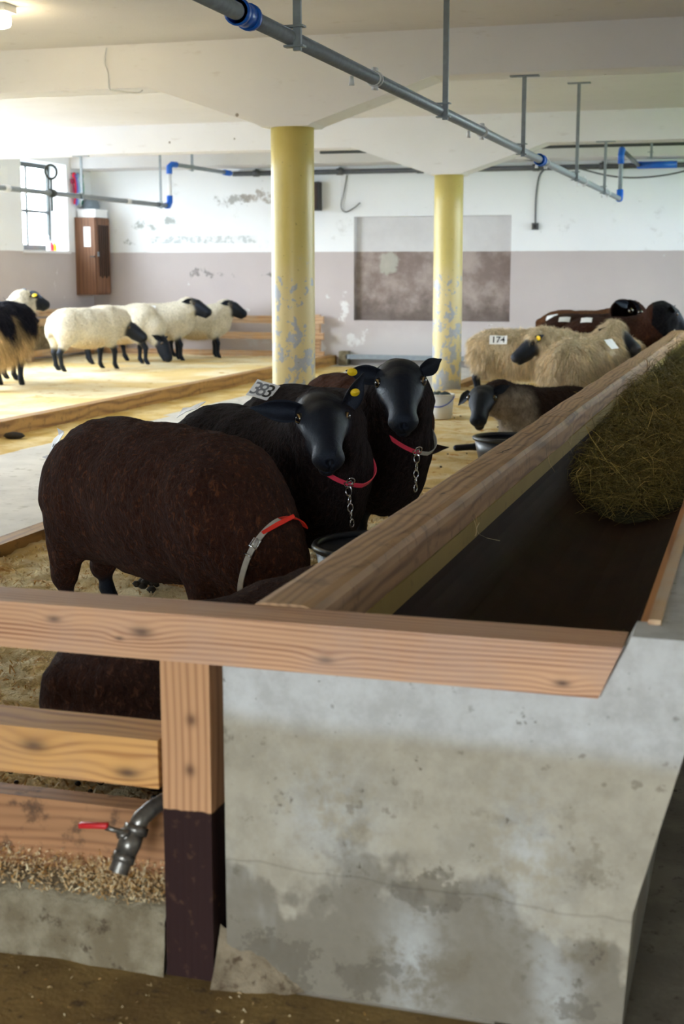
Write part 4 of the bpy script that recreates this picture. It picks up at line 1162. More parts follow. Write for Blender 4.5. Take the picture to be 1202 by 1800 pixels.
        def drape(a, b, lift):
            q = p + rt * a + upv * b
            hp, hn, *_ = s.bvh.ray_cast(q + n * .15, -n, .4)
            z = 0 if hp is None else max(-.05, min(.05, (hp - p).dot(n)))
            return q + n * (z * follow + lift)
        nx, ny = 9, 7; m = MB()
        g = [[m.bm.verts.new(drape((i / (nx - 1) - .5) * w, (j / (ny - 1) - .5) * hgt, off)) for j in range(ny)] for i in range(nx)]
        g2 = [[m.bm.verts.new(drape((i / (nx - 1) - .5) * w, (j / (ny - 1) - .5) * hgt, off - .003)) for j in range(ny)] for i in range(nx)]
        for i in range(nx - 1):
            for j in range(ny - 1):
                m.bm.faces.new((g[i][j], g[i + 1][j], g[i + 1][j + 1], g[i][j + 1])); m.bm.faces.new((g2[i][j], g2[i][j + 1], g2[i + 1][j + 1], g2[i + 1][j]))
        for i in range(nx - 1):
            for j in (0, ny - 1): m.bm.faces.new((g[i][j], g2[i][j], g2[i + 1][j], g[i + 1][j]))
        for j in range(ny - 1):
            for i in (0, nx - 1): m.bm.faces.new((g[i][j], g[i][j + 1], g2[i][j + 1], g2[i][j]))
        card = m.build(name, MT['card'], s.root)
        s.avoid.append((tuple(p), max(w, hgt) * .62))
        if text:
            for ch, cx, mt in text:
                cu = bpy.data.curves.new('number', 'FONT'); cu.body = ch; cu.size = hgt * tsize * 1.35; cu.align_x = 'CENTER'; cu.offset = hgt * .008
                t = bpy.data.objects.new('number', cu); COL.objects.link(t)
                me = bpy.data.meshes.new_from_object(t.evaluated_get(bpy.context.evaluated_depsgraph_get())); bpy.data.objects.remove(t)
                bm = bmesh.new(); bm.from_mesh(me)
                for v in bm.verts: v.co = drape(cx * w + v.co.x, v.co.y - hgt * tsize * .46, off + .0025)
                bm.to_mesh(me); bm.free(); me.name = 'number'
                link('number', me, MT[mt], card)
        return card
    def fleece(s, count, length, width, droop=.3, jitter=.25, segs=2, curl=0.0, seed=1, name='fleece'):
        strands(s.V, s.Q, s.N, s.T, s.U, s.tipc, count, length, width, droop, jitter, seed, s.avoid, name, s.root, segs, curl); return s
    def collar(s, c, axis, up, width, mats, lift=.006, n=64, drop=0.0, rmax=.32, name='collar', sink=.09, clamp=1.0):
        """strap round the neck: rays from c in the plane across axis find the fleece; mats = [(from, to, material)] in turns, 0 = up side"""
        a = Vector(unit(axis)); e1 = Vector(up); e1 = (e1 - a * e1.dot(a)).normalized(); e2 = a.cross(e1)
        c = Vector(c); rad = []
        for i in range(n):
            t = 2 * PI * i / n; d = e1 * math.cos(t) + e2 * math.sin(t)
            hp = s.bvh.ray_cast(c, d, rmax)[0]
            rad.append((hp - c).length if hp is not None else None)
        good = [r for r in rad if r is not None]; med = sorted(good)[len(good) // 2]
        rad = [min(r if r is not None else med, med * 1.12 * clamp) for r in rad]
        rad = [min(r, med * clamp * (1.0 + .12 * max(0, -math.cos(2 * PI * i / n)))) * (1 - sink * abs(math.sin(2 * PI * i / n)) ** 2) - .008 for i, r in enumerate(rad)]
        for _ in range(3): rad = [max(rad[i] - .01, .25 * rad[i - 1] + .5 * rad[i] + .25 * rad[(i + 1) % n]) * .5 + .5 * (.25 * rad[i - 1] + .5 * rad[i] + .25 * rad[(i + 1) % n]) for i in range(n)]
        s.cpts = []
        def P(i, lft=0.0):
            i %= n; t = 2 * PI * i / n; d = e1 * math.cos(t) + e2 * math.sin(t); w_ = max(0, 1 - abs((t - PI) / 1.1))
            return c + d * (rad[i] + lift + drop * w_ + lft)
        main = None
        for f0, f1, mt in mats:
            m = MB(); idx = range(int(round(f0 * n)), int(round(f1 * n)) + 1); prev = None
            for i in idx:
                p, o = P(i), (P(i) - c).normalized()
                q = [m.bm.verts.new(p + a * sx * width * .5 + o * oz) for sx, oz in ((-1, 0), (1, 0), (1, .0045), (-1, .0045))]
                if prev:
                    for k in range(4): m.bm.faces.new((prev[k], prev[(k + 1) % 4], q[(k + 1) % 4], q[k]))
                else: m.bm.faces.new(q)
                prev = q
            m.bm.faces.new(prev[::-1])
            if main is None: main = m.build(name, MT[mt], s.root)
            else: m.build('strap_section', MT[mt], main)
        s.colobj = main; s.colP = P; s.colax = a; s.coln = n
        return main
    def chain(s, turn, links, size=.032, sway=(0, 0, 0)):
        """buckle at the given turn and chain links hanging from it"""
        i = int(turn * s.coln); p = s.colP(i, .006); nrm = (p - s.colP(i, -.1)).normalized()
        tang = (s.colP(i + 1) - s.colP(i - 1)).normalized()
        m = MB(); M = Matrix.Translation(p) @ Matrix((( tang.x, s.colax.x, nrm.x, 0), (tang.y, s.colax.y, nrm.y, 0), (tang.z, s.colax.z, nrm.z, 0), (0, 0, 0, 1)))
        m.torus(.020, .0032, M, 4, 6, 1.1, 1.15); m.torus(.017, .003, M @ Matrix.Translation((0, .02, 0)), 16, 6)
        b = m.build('buckle', MT['chrome'], s.colobj, True)
        q = p + Vector((0, 0, -size * .8))
        for k in range(links):
            m = MB(); ang = (PI / 2 if k % 2 else .35) + k * .3
            M = Matrix.Translation(q) @ Matrix.Rotation(ang, 4, 'Z') @ Matrix.Rotation(PI / 2, 4, 'X')
            m.torus(size * .5, size * .115, M, 16, 6, .68 if k else .8, 1.0 if k else 1.2); m.build('chain_link', MT['chrome'], s.colobj, True)
            q = q + Vector(sway) + Vector((0, 0, -size * (.95 if k else 1.15)))
        return s
# ---------------------------------------------------------------- the flock
BROWN = lin((62, 38, 29)); BROWNTIP = lin((120, 72, 44)); SOOT = lin((26, 19, 19)); DARKWOOL = lin((36, 26, 25)); SOOTTIP = lin((62, 44, 38))
RUST = lin((78, 44, 27)); RUSTTIP = lin((104, 60, 36)); LEGBLACK = lin((20, 20, 26))
CREAM = lin((224, 202, 166)); CREAMTIP = lin((246, 234, 210)); WHITE = lin((240, 230, 206)); WHITETIP = lin((252, 248, 238))
def toward(s, o, t):
    """local ray from world point o to world point t, in scaled sheep metres"""
    a, b = s.w2l(o) * s.sc, s.w2l(t) * s.sc
    return a, b - a
EYE_ = (0, 0, 1.5)

# 1 - the near brown sheep with its head down in the tub
s1 = s = Sheep('sheep', 'dark brown woolly sheep with its head down and a grey strap collar', (-2.24, 5.08, .05), -21, 1.05, .0085)
s.body(BROWN, SOOT, LEGBLACK, (.615, .0, .19), (.70, 0, -.71), (.71, 0, .70), 1.15, wd=.05, nb=(.27, 0, .52), mid=(.44, 0, .345), neckr=(.215, .175, .125), fat=1.08, tip=BROWNTIP, amp=.013, legs=(.02, -.03, .0, .03), low=.05, breech=1)
s.eyes(); s.ear(-1, (-.55, .8, -.25), (.3, .2, .9), .13, .065, tagmat='limetag', tagpos=.75, tagr=.016); s.ear(1, (-.55, .8, -.25), (.3, .2, .9), .13, .065)
s.label_card(*toward(s, (-3.5, 4.0, 2.1), (-2.84, 5.20, .80)), (0, 0, 1), .085, .14, [('·', 0, 'greyink')], rot=-.25, tilt=s.d2l((.25, -.9, .2)) * .6, follow=.5, off=.03)
s.collar(np.array((.515, 0, .285)) * s.sc, (.96, .0, -.28), (0.5, 0, .86), .024, [(.02, .62, 'greystrap'), (-.10, .03, 'redstrap')], lift=.024, sink=0.0, clamp=1.6)
i_ = int(.13 * s.coln); p_ = s.colP(i_, .004); nr_ = (p_ - s.colP(i_, -.1)).normalized(); tg_ = (s.colP(i_ + 1) - s.colP(i_ - 1)).normalized()
m = MB(); M_ = Matrix.Translation(p_) @ Matrix(((tg_.x, s.colax.x, nr_.x, 0), (tg_.y, s.colax.y, nr_.y, 0), (tg_.z, s.colax.z, nr_.z, 0), (0, 0, 0, 1)))
m.torus(.022, .0032, M_ @ Matrix.Rotation(PI / 4, 4, 'Z'), 4, 8, 1.1, 1.1); m.tube([M_ @ Vector((-.02, 0, .004)), M_ @ Vector((.018, 0, .006))], .0025, 6); m.tube([M_ @ Vector((.052, -.018, .003)), M_ @ Vector((.052, .018, .003))], .004, 6)
m.build('buckle', MT['chrome'], s.colobj, True)
m = MB(); a_, b_ = s.colP(int(.10 * s.coln), .006), s.colP(int(.02 * s.coln), .03)
for o_ in (0, 1):
    pass
m.tube([a_, (a_ + b_) * .5 + s.colax * .02, b_ + s.colax * .045], [.008, .010, .009], 6); m.build('strap_end', MT['redstrap'], s.colobj)
s.fleece(60000, .007, .0011, .1, .5, 2, 0, 1)

# 2 - the black faced sheep in the middle
s2 = s = Sheep('sheep', 'black faced sheep looking at us in a pink collar, its ear sticking out sideways', (-2.14, 5.97, .05), -28, 1.02, .0068)
hw = s.w2l((-1.80, 5.66, .925))
s.body(DARKWOOL, BLACKFACE, LEGBLACK, hw, s.d2l((.36, -.74, -.60)), s.d2l((.22, -.50, .84)), 1.26, neckr=(.225, .160, .100), tip=SOOTTIP, amp=.010, fat=1.12, low=.05, hw=1.32, noselen=.92)
s.eyes(); s.ear(-1, (-.10, 1, .06), (.75, .0, .6), .215, .092, at=(.035, .050, .006)); s.ear(1, (-.55, .62, .62), (.8, .3, .3), .17, .085, tagmat='yellowtag', tagpos=.45, tagr=.017)
s.label_card(*toward(s, (-3.0, 4.6, 2.6), (-2.60, 6.16, .83)), (.3, 0, 1), .075, .15, None, rot=-.9, tilt=s.d2l((.3, -.9, .2)) * .9, follow=.5, off=.03)
s.collar(np.array((.385, 0, .68)) * s.sc, (.62, 0, .78), (-1, 0, 0), .021, [(0, 1, 'pinkstrap')], lift=.006, drop=.045)
s.chain(.46, 5, .034, (.008, -.003, 0))
s.fleece(40000, .006, .0011, .1, .5, 2, 0, 2)

# 3 - the black faced sheep behind it, label 383
s3 = s = Sheep('sheep', 'black faced sheep with number 383 on its back and a pink and white collar', (-2.10, 6.87, .05), -25, 1.05, .0068)
hw = s.w2l((-1.69, 6.60, 1.015))
s.body(DARKWOOL, BLACKFACE, LEGBLACK, hw, s.d2l((.24, -.70, -.62)), s.d2l((.12, -.55, .82)), 1.30, neckr=(.225, .160, .100), tip=SOOTTIP, amp=.010, fat=1.15, low=.06, hw=1.32, noselen=.92)
s.eyes(); s.ear(-1, (-.22, 1, .08), (.75, .0, .6), .17, .088, at=(.035, .050, .008), tagmat='yellowtag', tagpos=.80, tagr=.018); s.ear(1, (-.55, .85, .02), (.7, .3, .6), .13, .075)
s.label_card(*toward(s, (-2.2, 5.0, 2.5), (-2.50, 6.88, .88)), (.15, .6, .6), .15, .115, [('3', -.28, 'greyink'), ('8', .0, 'greyink'), ('3', .28, 'ink')], rot=.12, tsize=.80, tilt=s.d2l((.3, -.9, .3)) * 1.1, follow=.3, off=.03)
s.collar(np.array((.39, 0, .69)) * s.sc, (.62, 0, .78), (-1, 0, 0), .021, [(-.2, .47, 'pinkstrap'), (.47, .80, 'greystrap')], lift=.006, drop=.05)
s.chain(.46, 5, .036, (.002, -.004, 0))
s.fleece(36000, .006, .0011, .1, .5, 2, 0, 3)

# 4 - the rusty brown sheep behind those, head down
s = Sheep('sheep', 'rusty brown sheep mostly hidden behind the 383 sheep, one ear showing', (-2.32, 8.22, .05), -38, 1.0, .012)
s.body(RUST, SOOT, LEGBLACK, s.w2l((-1.92, 7.74, .52)), s.d2l((-.10, -.45, -.88)), s.d2l((-.1, -.85, .45)), 1.1, neckr=(.20, .15, .11), tip=RUSTTIP, amp=.011)
s.eyes(); s.ear(-1, (-.2, 1, .1), (.6, .1, .7), .15, .07, tint=lin((60, 36, 26))); s.ear(1, (-.05, 1, .05), (.6, .1, .7), .19, .07, tint=lin((60, 36, 26)))
s.fleece(9000, .014, .002, .1, .5, 2, 0, 4)

# 5 - the lying dark sheep
s = Sheep('sheep', 'dark sheep lying in the shavings with its grey chest towards us', (-1.66, 11.30, .055), 234, .88, .011)
def patch5(V, T, U):
    w = np.clip((V[:, 0] - .28) / .12, 0, 1) * np.clip((.62 - V[:, 2]) / .1, 0, 1) * U
    w = (w * (vnoise(V, 22, 3) * .5 + .5))[:, None]
    return T * (1 - w) + np.array(lin((190, 176, 160)), np.float32) * w
s.body(lin((48, 34, 28)), lin((22, 21, 25)), LEGBLACK, s.w2l((-2.08, 10.80, .555)), s.d2l((.05, -.84, -.54)), s.d2l((0, -.54, .84)), 1.48, hw=1.3, lying=True, neckr=(.20, .16, .12), tip=lin((86, 62, 46)), amp=.014, patches=patch5, foreleg=(-1, (.62, -.26, .045), (.78, -.36, .035)))
s.eyes(); s.ear(-1, (.1, .70, -.70), (.6, .5, .3), .19, .075); s.ear(1, (-.35, .9, .25), (.6, .2, .6), .15, .075)
s.fleece(12000, .028, .0025, .3, .5, 2, .1, 5)

# 6, 7, 8 - long fleeced sheep at the trough
s = Sheep('sheep', 'shaggy cream sheep standing sideways with number 174 on its back', (-2.66, 15.95, .055), 6, .96, .014)
s.body(CREAM, BLACKFACE, LEGBLACK, (.60, .02, .62), (.8, .1, -.6), (.5, 0, .85), 1.15, neckr=(.21, .16, .11), fat=1.12, tip=CREAMTIP, amp=.02, woolhead=True)
s.eyes(); s.ear(-1, (-.3, 1, .1), (.6, 0, .7)); s.ear(1, (-.3, 1, .1), (.6, 0, .7))
s.label_card(*toward(s, EYE_, (-2.86, 15.70, .70)), (0, 0, 1), .20, .11, [('1', -.26, 'ink'), ('7', 0, 'ink'), ('4', .26, 'ink')], off=.06, tsize=.7)
s.label_card(*toward(s, (-2.9, 15, 3), (-3.0, 15.95, .86)), (1, 0, 0), .06, .05, None, off=.05, name='small_tag')
s.fleece(17000, .085, .0055, .95, .22, 3, .05, 6)
s = Sheep('sheep', 'black faced cream sheep looking left with a yellow ear tag', (-1.76, 15.02, .055), 182, .96, .0125)
s.body(CREAM, lin((24, 22, 26)), LEGBLACK, s.w2l((-2.26, 14.80, .765)), s.d2l((-.78, -.30, -.56)), s.d2l((-.5, -.12, .83)), 1.24, neckr=(.20, .16, .125), tip=CREAMTIP, amp=.02, woolhead=True, muzzle=lin((110, 104, 104)))
s.eyes(); s.ear(1, (-.55, .85, .15), (.6, .6, .4), .14, .075, tagmat='yellowtag', tagpos=.45, tagr=.028); s.ear(-1, (-.55, .85, .15), (.6, .6, .4), .14, .075, tagmat='yellowtag', tagpos=.45, tagr=.028)
s.fleece(15000, .060, .005, .9, .25, 3, .05, 7)
s = Sheep('sheep', 'shaggy cream sheep seen from behind at the trough, white tag on its shoulder', (-1.62, 13.72, .055), 66, .98, .0125)
s.body(CREAM, lin((34, 31, 33)), LEGBLACK, s.w2l((-1.45, 14.12, .90)), s.d2l((.80, -.32, -.50)), s.d2l((.5, -.3, .82)), 1.28, neckr=(.21, .17, .12), fat=1.10, tip=CREAMTIP, amp=.02, woolhead=True, muzzle=lin((150, 146, 146)))
s.eyes(); s.ear(-1, (-.5, .8, .0), (.6, .2, .5), .14, .07); s.ear(1, (-.5, .8, .0), (.6, .2, .5), .14, .07)
s.label_card(*toward(s, EYE_, (-1.45, 13.95, .74)), (0, 0, 1), .14, .12, None, off=.07, rot=.25)
s.fleece(20000, .09, .0045, 1.0, .22, 3, .05, 8)

# 9, 10, 11 - dark brown sheep farther along the trough
s = Sheep('sheep', 'brown sheep with black neck and pale collar reaching over the trough rim', (-1.62, 16.72, .055), 4, 1.12, .015)
s.body(lin((58, 34, 23)), lin((18, 17, 19)), LEGBLACK, s.w2l((-1.10, 16.62, 1.06)), s.d2l((.55, .55, -.62)), s.d2l((.35, .3, .88)), 1.35, neckr=(.20, .17, .14), tip=RUSTTIP, amp=.012, patches=lambda V, T, U: np.where(((V[:, 0] > .34) & (V[:, 2] > .74 - (V[:, 0] - .34)))[:, None], np.array(lin((18, 17, 19)), np.float32), T))
s.eyes(); s.ear(-1, (-.5, .8, -.2), (.6, .2, .5)); s.ear(1, (-.5, .8, -.2), (.6, .2, .5))
s.collar(np.array((.44, 0, .76)) * s.sc, (.55, 0, .8), (-1, 0, 0), .028, [(0, 1, 'greystrap')], lift=.012)
s.label_card(*toward(s, (-1.95, 16.2, 3), (-1.98, 16.55, .96)), (.1, 1, .2), .13, .09, None)
s.fleece(5000, .016, .004, .1, .5, 2, 0, 9)
s = Sheep('sheep', 'dark brown sheep with a black head between two others by the far trough', (-2.00, 17.66, .055), 4, 1.12, .015)
s.body(lin((56, 33, 23)), lin((18, 17, 19)), LEGBLACK, s.w2l((-1.56, 17.12, 1.08)), s.d2l((.6, -.45, -.62)), s.d2l((.5, -.2, .8)), 1.5, neckr=(.20, .17, .13), tip=RUSTTIP, amp=.012)
s.eyes(); s.ear(-1, (-.4, .9, -.1), (.6, .2, .5)); s.ear(1, (-.4, .9, -.1), (.6, .2, .5))
s.label_card(*toward(s, (-2.36, 17.1, 3), (-2.36, 17.45, .96)), (.1, 1, .2), .14, .09, None)
s.fleece(5000, .016, .004, .1, .5, 2, 0, 10)
s = Sheep('sheep', 'tawny brown sheep farthest along the trough with a white label', (-2.20, 18.62, .055), 0, 1.14, .015)
s.body(lin((92, 58, 32)), lin((18, 17, 19)), LEGBLACK, s.w2l((-1.62, 18.5, .80)), s.d2l((.6, -.2, -.72)), s.d2l((.6, 0, .8)), 1.3, neckr=(.20, .17, .13), tip=lin((150, 96, 46)), amp=.012)
s.eyes(); s.ear(-1, (-.4, .9, -.1), (.6, .2, .5)); s.ear(1, (-.4, .9, -.1), (.6, .2, .5))
s.label_card(*toward(s, (-2.66, 18.0, 3), (-2.66, 18.42, .97)), (.1, 1, .2), .15, .09, None)
s.fleece(5000, .016, .004, .1, .5, 2, 0, 11)

# 12 - the brown sheep lying right behind the front fence
s = Sheep('sheep', 'brown sheep lying right behind the front fence, seen between the rails', (-1.47, 3.60, .045), 58, .90, .010)
s.body(lin((58, 38, 31)), SOOT, LEGBLACK, (.62, .16, .44), (.5, .75, -.42), (.3, .2, .9), 1.2, lying=True, neckr=(.20, .16, .12), tip=lin((112, 76, 56)), amp=.010)
s.eyes(); s.ear(-1, (-.4, .9, -.1), (.6, .2, .5)); s.ear(1, (-.4, .9, -.1), (.6, .2, .5))
s.fleece(30000, .010, .0011, .1, .6, 2, 0, 12)

# the white sheep with black heads in the far pen
def suffolk(label, loc, hd, sc, hp, d, up, hs=1.2, cnt=7000, seed=20, **kw):
    s = Sheep('sheep', label, loc, hd, sc, .0155)
    s.body(WHITE, lin((20, 20, 24)), lin((18, 18, 22)), s.w2l(hp), s.d2l(d), s.d2l(up), hs, neckr=(.19, .15, .10), tip=WHITETIP, amp=.010, belly=lin((226, 196, 140)), **kw)
    s.eyes(); s.ear(-1, (-.35, .9, -.15), (.6, .2, .5), .16, .075, tint=lin((18, 18, 22)), tagmat='yellowtag' if seed == 21 else None, tagpos=.5, tagr=.022); s.ear(1, (-.35, .9, -.15), (.6, .2, .5), .16, .075, tint=lin((18, 18, 22)))
    s.fleece(cnt, .022, .006, .15, .5, 2, 0, seed); return s
suffolk('white sheep turned half away with its black head held low, leftmost of the white group', (-9.02, 17.72, .125), 58, 1.06, (-8.66, 18.12, .74), (.86, .05, -.5), (.5, 0, .85), seed=21, legs=(.0, .05, .04, -.05))
suffolk('white sheep grazing head down in the middle of the white group', (-9.10, 18.95, .125), 10, 1.06, (-8.52, 19.02, .52), (.45, -.1, -.88), (.85, 0, .5), seed=22, legs=(.05, -.05, .08, -.06))
s = suffolk('white sheep with raised black head, third of the white group from the left', (-8.92, 19.85, .125), 12, 1.08, (-8.42, 19.92, 1.02), (.90, .0, -.42), (.4, 0, .9), seed=23, legs=(.02, -.04, .06, -.03))
s.label_card(*toward(s, (-8.6, 17, 2.2), (-8.95, 19.7, .9)), (0, .5, .8), .14, .10, None, off=.02)
suffolk('white sheep with raised black head nearest the rails of the back wall', (-8.60, 20.68, .125), 10, 1.02, (-8.12, 20.72, .98), (.88, .0, -.46), (.4, 0, .9), seed=24, legs=(.0, .04, .05, -.05))
s = Sheep('sheep', 'long haired black and cream sheep seen from behind at the left edge', (-8.66, 14.66, .125), 98, 1.20, .0155)
def patchE(V, T, U):
    n = (vnoise(V, 5, 3) - .5) * .22 + (vnoise(V * np.array([1, 1, .2]), 14, 6) - .5) * .3
    w = (np.clip((.60 + n - V[:, 2] ) / .10, 0, 1) * np.clip((V[:, 2] - .2) / .05, 0, 1) * U)[:, None]
    return T * (1 - w) + np.array(lin((214, 186, 140)), np.float32) * w
s.body(lin((26, 26, 34)), lin((18, 18, 22)), lin((18, 18, 22)), (.66, 0, .62), (.8, 0, -.5), (.4, 0, .9), 1.2, neckr=(.2, .16, .11), tip=lin((60, 60, 72)), amp=.02, patches=patchE, fat=1.05)
s.eyes(); s.ear(-1, (-.35, .9, -.1), (.6, .2, .5)); s.ear(1, (-.35, .9, -.1), (.6, .2, .5))
s.fleece(14000, .12, .006, 1.1, .2, 3, .05, 25)
s = Sheep('sheep', 'white sheep looking away behind the long haired black one, yellow ear tag', (-9.34, 15.50, .125), 58, 1.16, .0155)
def patchF(V, T, U):
    q = V - s.hp; w = np.clip((.13 - q @ s.hd3) / .03, 0, 1) * (np.linalg.norm(q, axis=1) < .3); w = w[:, None] * 1.0
    return T * (1 - w) + np.array(WHITE, np.float32) * w
s.body(WHITE, lin((20, 20, 24)), lin((18, 18, 22)), s.w2l((-9.02, 15.98, 1.19)), s.d2l((.62, .68, -.40)), s.d2l((.3, .2, .9)), 1.0, neckr=(.2, .15, .11), tip=WHITETIP, amp=.01, patches=patchF)
s.eyes(); s.ear(-1, (.55, .85, .15), (-.6, .5, .4), .19, .085, tint=lin((18, 18, 22)), tagmat='yellowtag', tagpos=.40, tagr=.024); s.ear(1, (-.25, .95, .05), (.6, .2, .5), .17, .075, tint=lin((18, 18, 22)))
s.fleece(7000, .022, .006, .15, .5, 2, 0, 26)
# ---------------------------------------------------------------- tubs, bucket, hay, litter
def tub(loc, r, h, mat, label):
    root = empty('feed_tub', loc); tag(root, label, 'tub')
    m = MB(); m.lathe([(r * .70, 0), (r * .76, .01), (r * .90, h * .55), (r * .985, h - .02), (r * .955, h - .02), (r * .86, h * .5), (r * .70, .03), (.02, .025)], 40)
    m.build('tub_body', MT[mat], root, True)
    m = MB(); m.torus(r * .985, .016, Matrix.Translation((0, 0, h - .014)), 44, 8); m.build('rim', MT[mat], root, True)
    m = MB(); m.lathe([(r * .80, h * .30), (r * .6, h * .36), (.01, h * .40)], 24); m.build('feed', MT['feed'], root, True)
    return root
tub((-1.45, 5.40, .055), .28, .345, 'blacktub', 'wide black rubber tub in front of the two black faced sheep')
tub((-1.72, 9.86, .055), .24, .27, 'blacktub', 'black tub beside the trough before the lying dark sheep')
tub((-1.64, 12.82, .055), .24, .27, 'greytub', 'grey tub behind the trough rim below the shaggy cream sheep')
tub((-1.255, 14.46, .30), .22, .26, 'greytub', 'grey tub under the muzzle of the sheep seen from behind')
m = MB(); m.box(-1.46, -1.05, 14.28, 14.64, .0, .30); m.bevel(.01); tag(m.build('wooden_block', MT['penrail']), 'low wooden block carrying the far grey tub', 'block')

BK = empty('bucket', (-3.02, 13.45, .05)); tag(BK, 'white plastic bucket with a blue handle beside the farther column', 'bucket')
m = MB(); m.lathe([(.108, 0), (.112, .004), (.134, .24), (.128, .24), (.106, .012), (.01, .012)], 32); m.build('pail', MT['whiteplastic'], BK, True)
m = MB(); m.torus(.137, .007, Matrix.Translation((0, 0, .238)), 36, 8); m.torus(.134, .004, Matrix.Translation((0, 0, .205)), 36, 6); m.build('rim', MT['whiteplastic'], BK, True)
m = MB(); a0 = math.radians(-150); pts = []
for k in range(17):
    t = k / 16; a = math.radians(-170 + 160 * t); sag = math.sin(PI * t)
    pts.append((.146 * math.cos(a), .146 * math.sin(a), .225 - .10 * sag))
m.tube(pts, .006, 8); m.build('handle', MT['bluebail'], BK, True)
m = MB()
for k in range(6):
    a = k * 1.05; m.lathe([(.03, -.02), (.055, 0), (.045, .03), (.01, .05)], 8, (.06 * math.cos(a), .06 * math.sin(a), .215))
m.build('contents', MT['feed'], BK, True)

# hay in the trough
def hay_z(x, y):
    u = np.clip((x + .84) / .62, 0, 1); e = np.clip((y - 6.15 - .5 * np.abs(u - .45)) / 1.5, 0, 1)
    P = np.stack([x, y, 0 * x], 1); bowl = .655 - .27 * np.sqrt(np.clip(1 - ((x + .525) / .330) ** 2, 0, 1))
    top = .60 + .05 * np.clip((y - 8) / 3, 0, 1) + (fbm(P, 2.4, 3, 3) - .5) * .22
    return bowl - .05 * (e < .02) + (np.maximum(top, bowl + .05) - bowl) * (e ** .55)
nx, ny = 26, 330
X, Y = np.meshgrid(np.linspace(-.832, -.212, nx), np.linspace(6.05, 19.8, ny), indexing='ij'); x_, y_ = X.ravel(), Y.ravel()
Pz = hay_z(x_, y_) - .012; I = np.arange(nx * ny).reshape(nx, ny)
F = np.stack([I[:-1, :-1], I[1:, :-1], I[1:, 1:], I[:-1, 1:]], -1).reshape(-1, 4)
hay = link('hay', np_mesh('hay', np.stack([x_, y_, Pz], 1), F), MT['haybase']); tag(hay, 'mound of green hay heaped in the far part of the trough', 'hay', kind='stuff')
def blades(name, P, L, W, ang, tilt, curv, seed, par=None, mat=None, segs=4):
    rng = np.random.default_rng(seed); k = len(P)
    d = np.stack([np.cos(ang) * np.cos(tilt), np.sin(ang) * np.cos(tilt), np.sin(tilt)], 1)
    side = np.stack([-np.sin(ang), np.cos(ang), 0 * ang], 1); upv = np.cross(d, side)
    rows = []
    for s in range(segs + 1):
        t = s / segs; c = P + d * (L * (t - .5))[:, None] + side * (curv[:, :1] * L[:, None] * (t - .5) ** 2 * 2) + np.array([0, 0, 1.0]) * (curv[:, 1:2] * L[:, None] * (.25 - (t - .5) ** 2) * 2)
        w = W * (1 - .7 * abs(t - .4)); rows += [c - side * (w * .5)[:, None], c + side * (w * .5)[:, None] + np.array([0, 0, .001])]
    A = np.stack(rows, 1); per = A.shape[1]; base = np.arange(k)[:, None] * per; tri = []
    for s in range(segs): b = 2 * s; tri += [[b, b + 1, b + 3, b + 2]]
    F = (base[:, None, :] + np.array(tri)[None]).reshape(-1, 4)
    me = np_mesh(name, A.reshape(-1, 3), F, True); set_attr(me, 'rand', np.repeat(rng.random(k), per), 'FLOAT')
    o = link(name, me, mat, par); o['kind'] = 'stuff'; return o
def haystalks(n, y0, y1, W, seed, L0=.10, L1=.34):
    rng = np.random.default_rng(seed); x = rng.uniform(-.83, -.21, n); y = y0 + (y1 - y0) * rng.random(n)
    z = hay_z(x, y); ok = z > .655 - .27 * np.sqrt(np.clip(1 - ((x + .525) / .330) ** 2, 0, 1)) + .01
    P = np.stack([x, y, z + rng.uniform(-.01, .035, n)], 1)[ok]; k = len(P)
    return blades('hay_stalks', P, rng.uniform(L0, L1, k), np.full(k, W) * rng.uniform(.6, 1.4, k), rng.uniform(0, 2 * PI, k), rng.normal(0, .22, k), rng.normal(0, .9, (k, 2)) * np.array([1, .5]), seed, hay, MT['hay'])
haystalks(13000, 6.1, 10.0, .0030, 31); haystalks(9000, 10.0, 19.6, .0045, 32)
rng = np.random.default_rng(5)
k = 9; blades('straw', np.stack([np.full(k, -.845), rng.uniform(4.0, 10.5, k), np.full(k, .72) - rng.uniform(0, .05, k)], 1), rng.uniform(.08, .16, k), np.full(k, .0022), rng.uniform(1.2, 1.9, k), rng.normal(-.9, .3, k), rng.normal(0, .5, (k, 2)), 6, hay, MT['flake'])

k = 40; blades('straw', np.stack([rng.uniform(-.235, -.205, k), rng.uniform(2.62, 2.69, k), rng.uniform(.70, .80, k)], 1), rng.uniform(.02, .06, k), np.full(k, .0015), rng.uniform(0, 6.28, k), rng.normal(0, .8, k), rng.normal(0, .6, (k, 2)), 12, hay, MT['hay'])
# shavings and droppings in the near pen
k = 16000; x = rng.uniform(-3.6, -1.1, k); y = 2.75 + 6.0 * rng.random(k) ** 1.6
P = np.stack([x, y, np.zeros(k)], 1); P[:, 2] = .06 + .022 * (fbm(P, 5.0, 3, 3) * 2 - 1) + .011 * (fbm(P, 30.0, 9, 2) * 2 - 1) + .004
o = blades('shavings', P, rng.uniform(.012, .035, k), rng.uniform(.004, .010, k), rng.uniform(0, 6.28, k), rng.normal(0, .35, k), rng.normal(0, 1.0, (k, 2)), 8, None, MT['flake'], 2)
tag(o, 'loose curled wood shavings strewn over the near pen floor', 'shavings', kind='stuff')
k = 14000; x = rng.uniform(-2.4, -1.17, k); y = rng.uniform(2.56, 2.68, k); w_ = rng.random(k) < np.clip((y - 2.55) / .10, 0, 1) * (vnoise(np.stack([x, y, y * 0], 1), 6, 2) + .2)
x, y = x[w_], y[w_]; k = len(x)
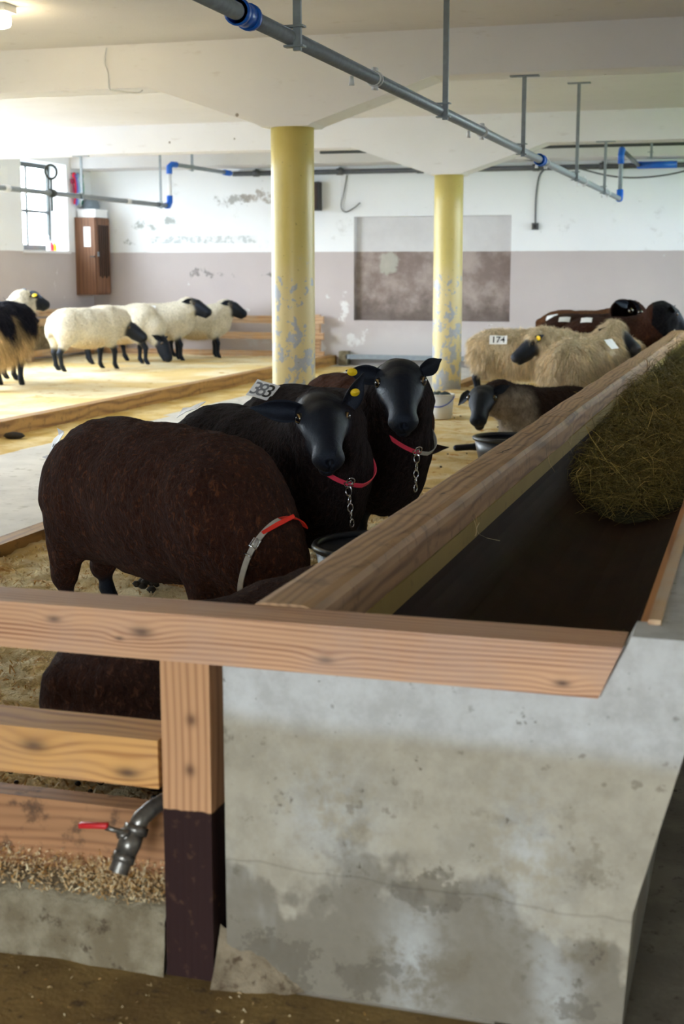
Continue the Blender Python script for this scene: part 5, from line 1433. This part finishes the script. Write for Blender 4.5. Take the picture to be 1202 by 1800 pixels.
o = blades('shavings', np.stack([x, y, .155 + rng.uniform(0, .05, k) * np.clip((y - 2.58) / .09, 0, 1)], 1), rng.uniform(.004, .013, k), rng.uniform(.002, .005, k), rng.uniform(0, 6.28, k), rng.normal(0, .4, k), rng.normal(0, 1.0, (k, 2)), 9, None, MT['flake'], 2)
tag(o, 'wood shavings spilled along the concrete kerb under the fence', 'shavings', kind='stuff')
k = 500; x = rng.uniform(-2.0, .6, k); y = rng.uniform(1.9, 2.53, k)
o = blades('chaff', np.stack([x, y, np.full(k, .002)], 1), rng.uniform(.004, .014, k), rng.uniform(.002, .005, k), rng.uniform(0, 6.28, k), rng.normal(0, .2, k), rng.normal(0, .6, (k, 2)), 10, None, MT['flake'], 2)
tag(o, 'scattered chaff specks on the dusty front floor', 'chaff', kind='stuff')
m = MB()
for _ in range(200):
    px, py = (random.uniform(-2.3, -1.2), random.uniform(2.9, 3.6)) if random.random() < .5 else (random.uniform(-3.5, -1.2), random.uniform(3, 14))
    r = random.uniform(.006, .012); m.lathe([(r * .5, -r * .6), (r, 0), (r * .5, r * .6)], 6, (px, py, .075))
for cx, cy in ((-2.62, 5.66), (-2.60, 5.72)):
    for _ in range(16):
        r = random.uniform(.012, .026); m.lathe([(r * .5, -r * .6), (r, 0), (r * .5, r * .6)], 7, (cx + random.gauss(0, .04), cy + random.gauss(0, .04), .085 + random.uniform(0, .02)))
tag(m.build('droppings', MT['dung'], None, True), 'dark sheep droppings scattered over the shavings', 'droppings', kind='stuff')
m = MB(); m.lathe([(.05, -.03), (.09, 0), (.07, .03), (.02, .045)], 10, (0, 0, 0)); o = m.build('dung_clod', MT['dung'], None, True); o.location = (-6.40, 11.05, .03); o.scale = (1.2, .8, .8)
tag(o, 'dark clod of dung lying beside the far pen kerb', 'dung')
m = MB(); m.lathe([(.02, -.01), (.034, .006), (.028, .03), (.008, .042)], 9); o = m.build('plaster_chip', MT['paper'], None, True); o.location = (-1.72, 2.86, .075); o.rotation_euler = (.3, .2, .5)
tag(o, 'pale chip lying behind the bottom board of the fence', 'chip')
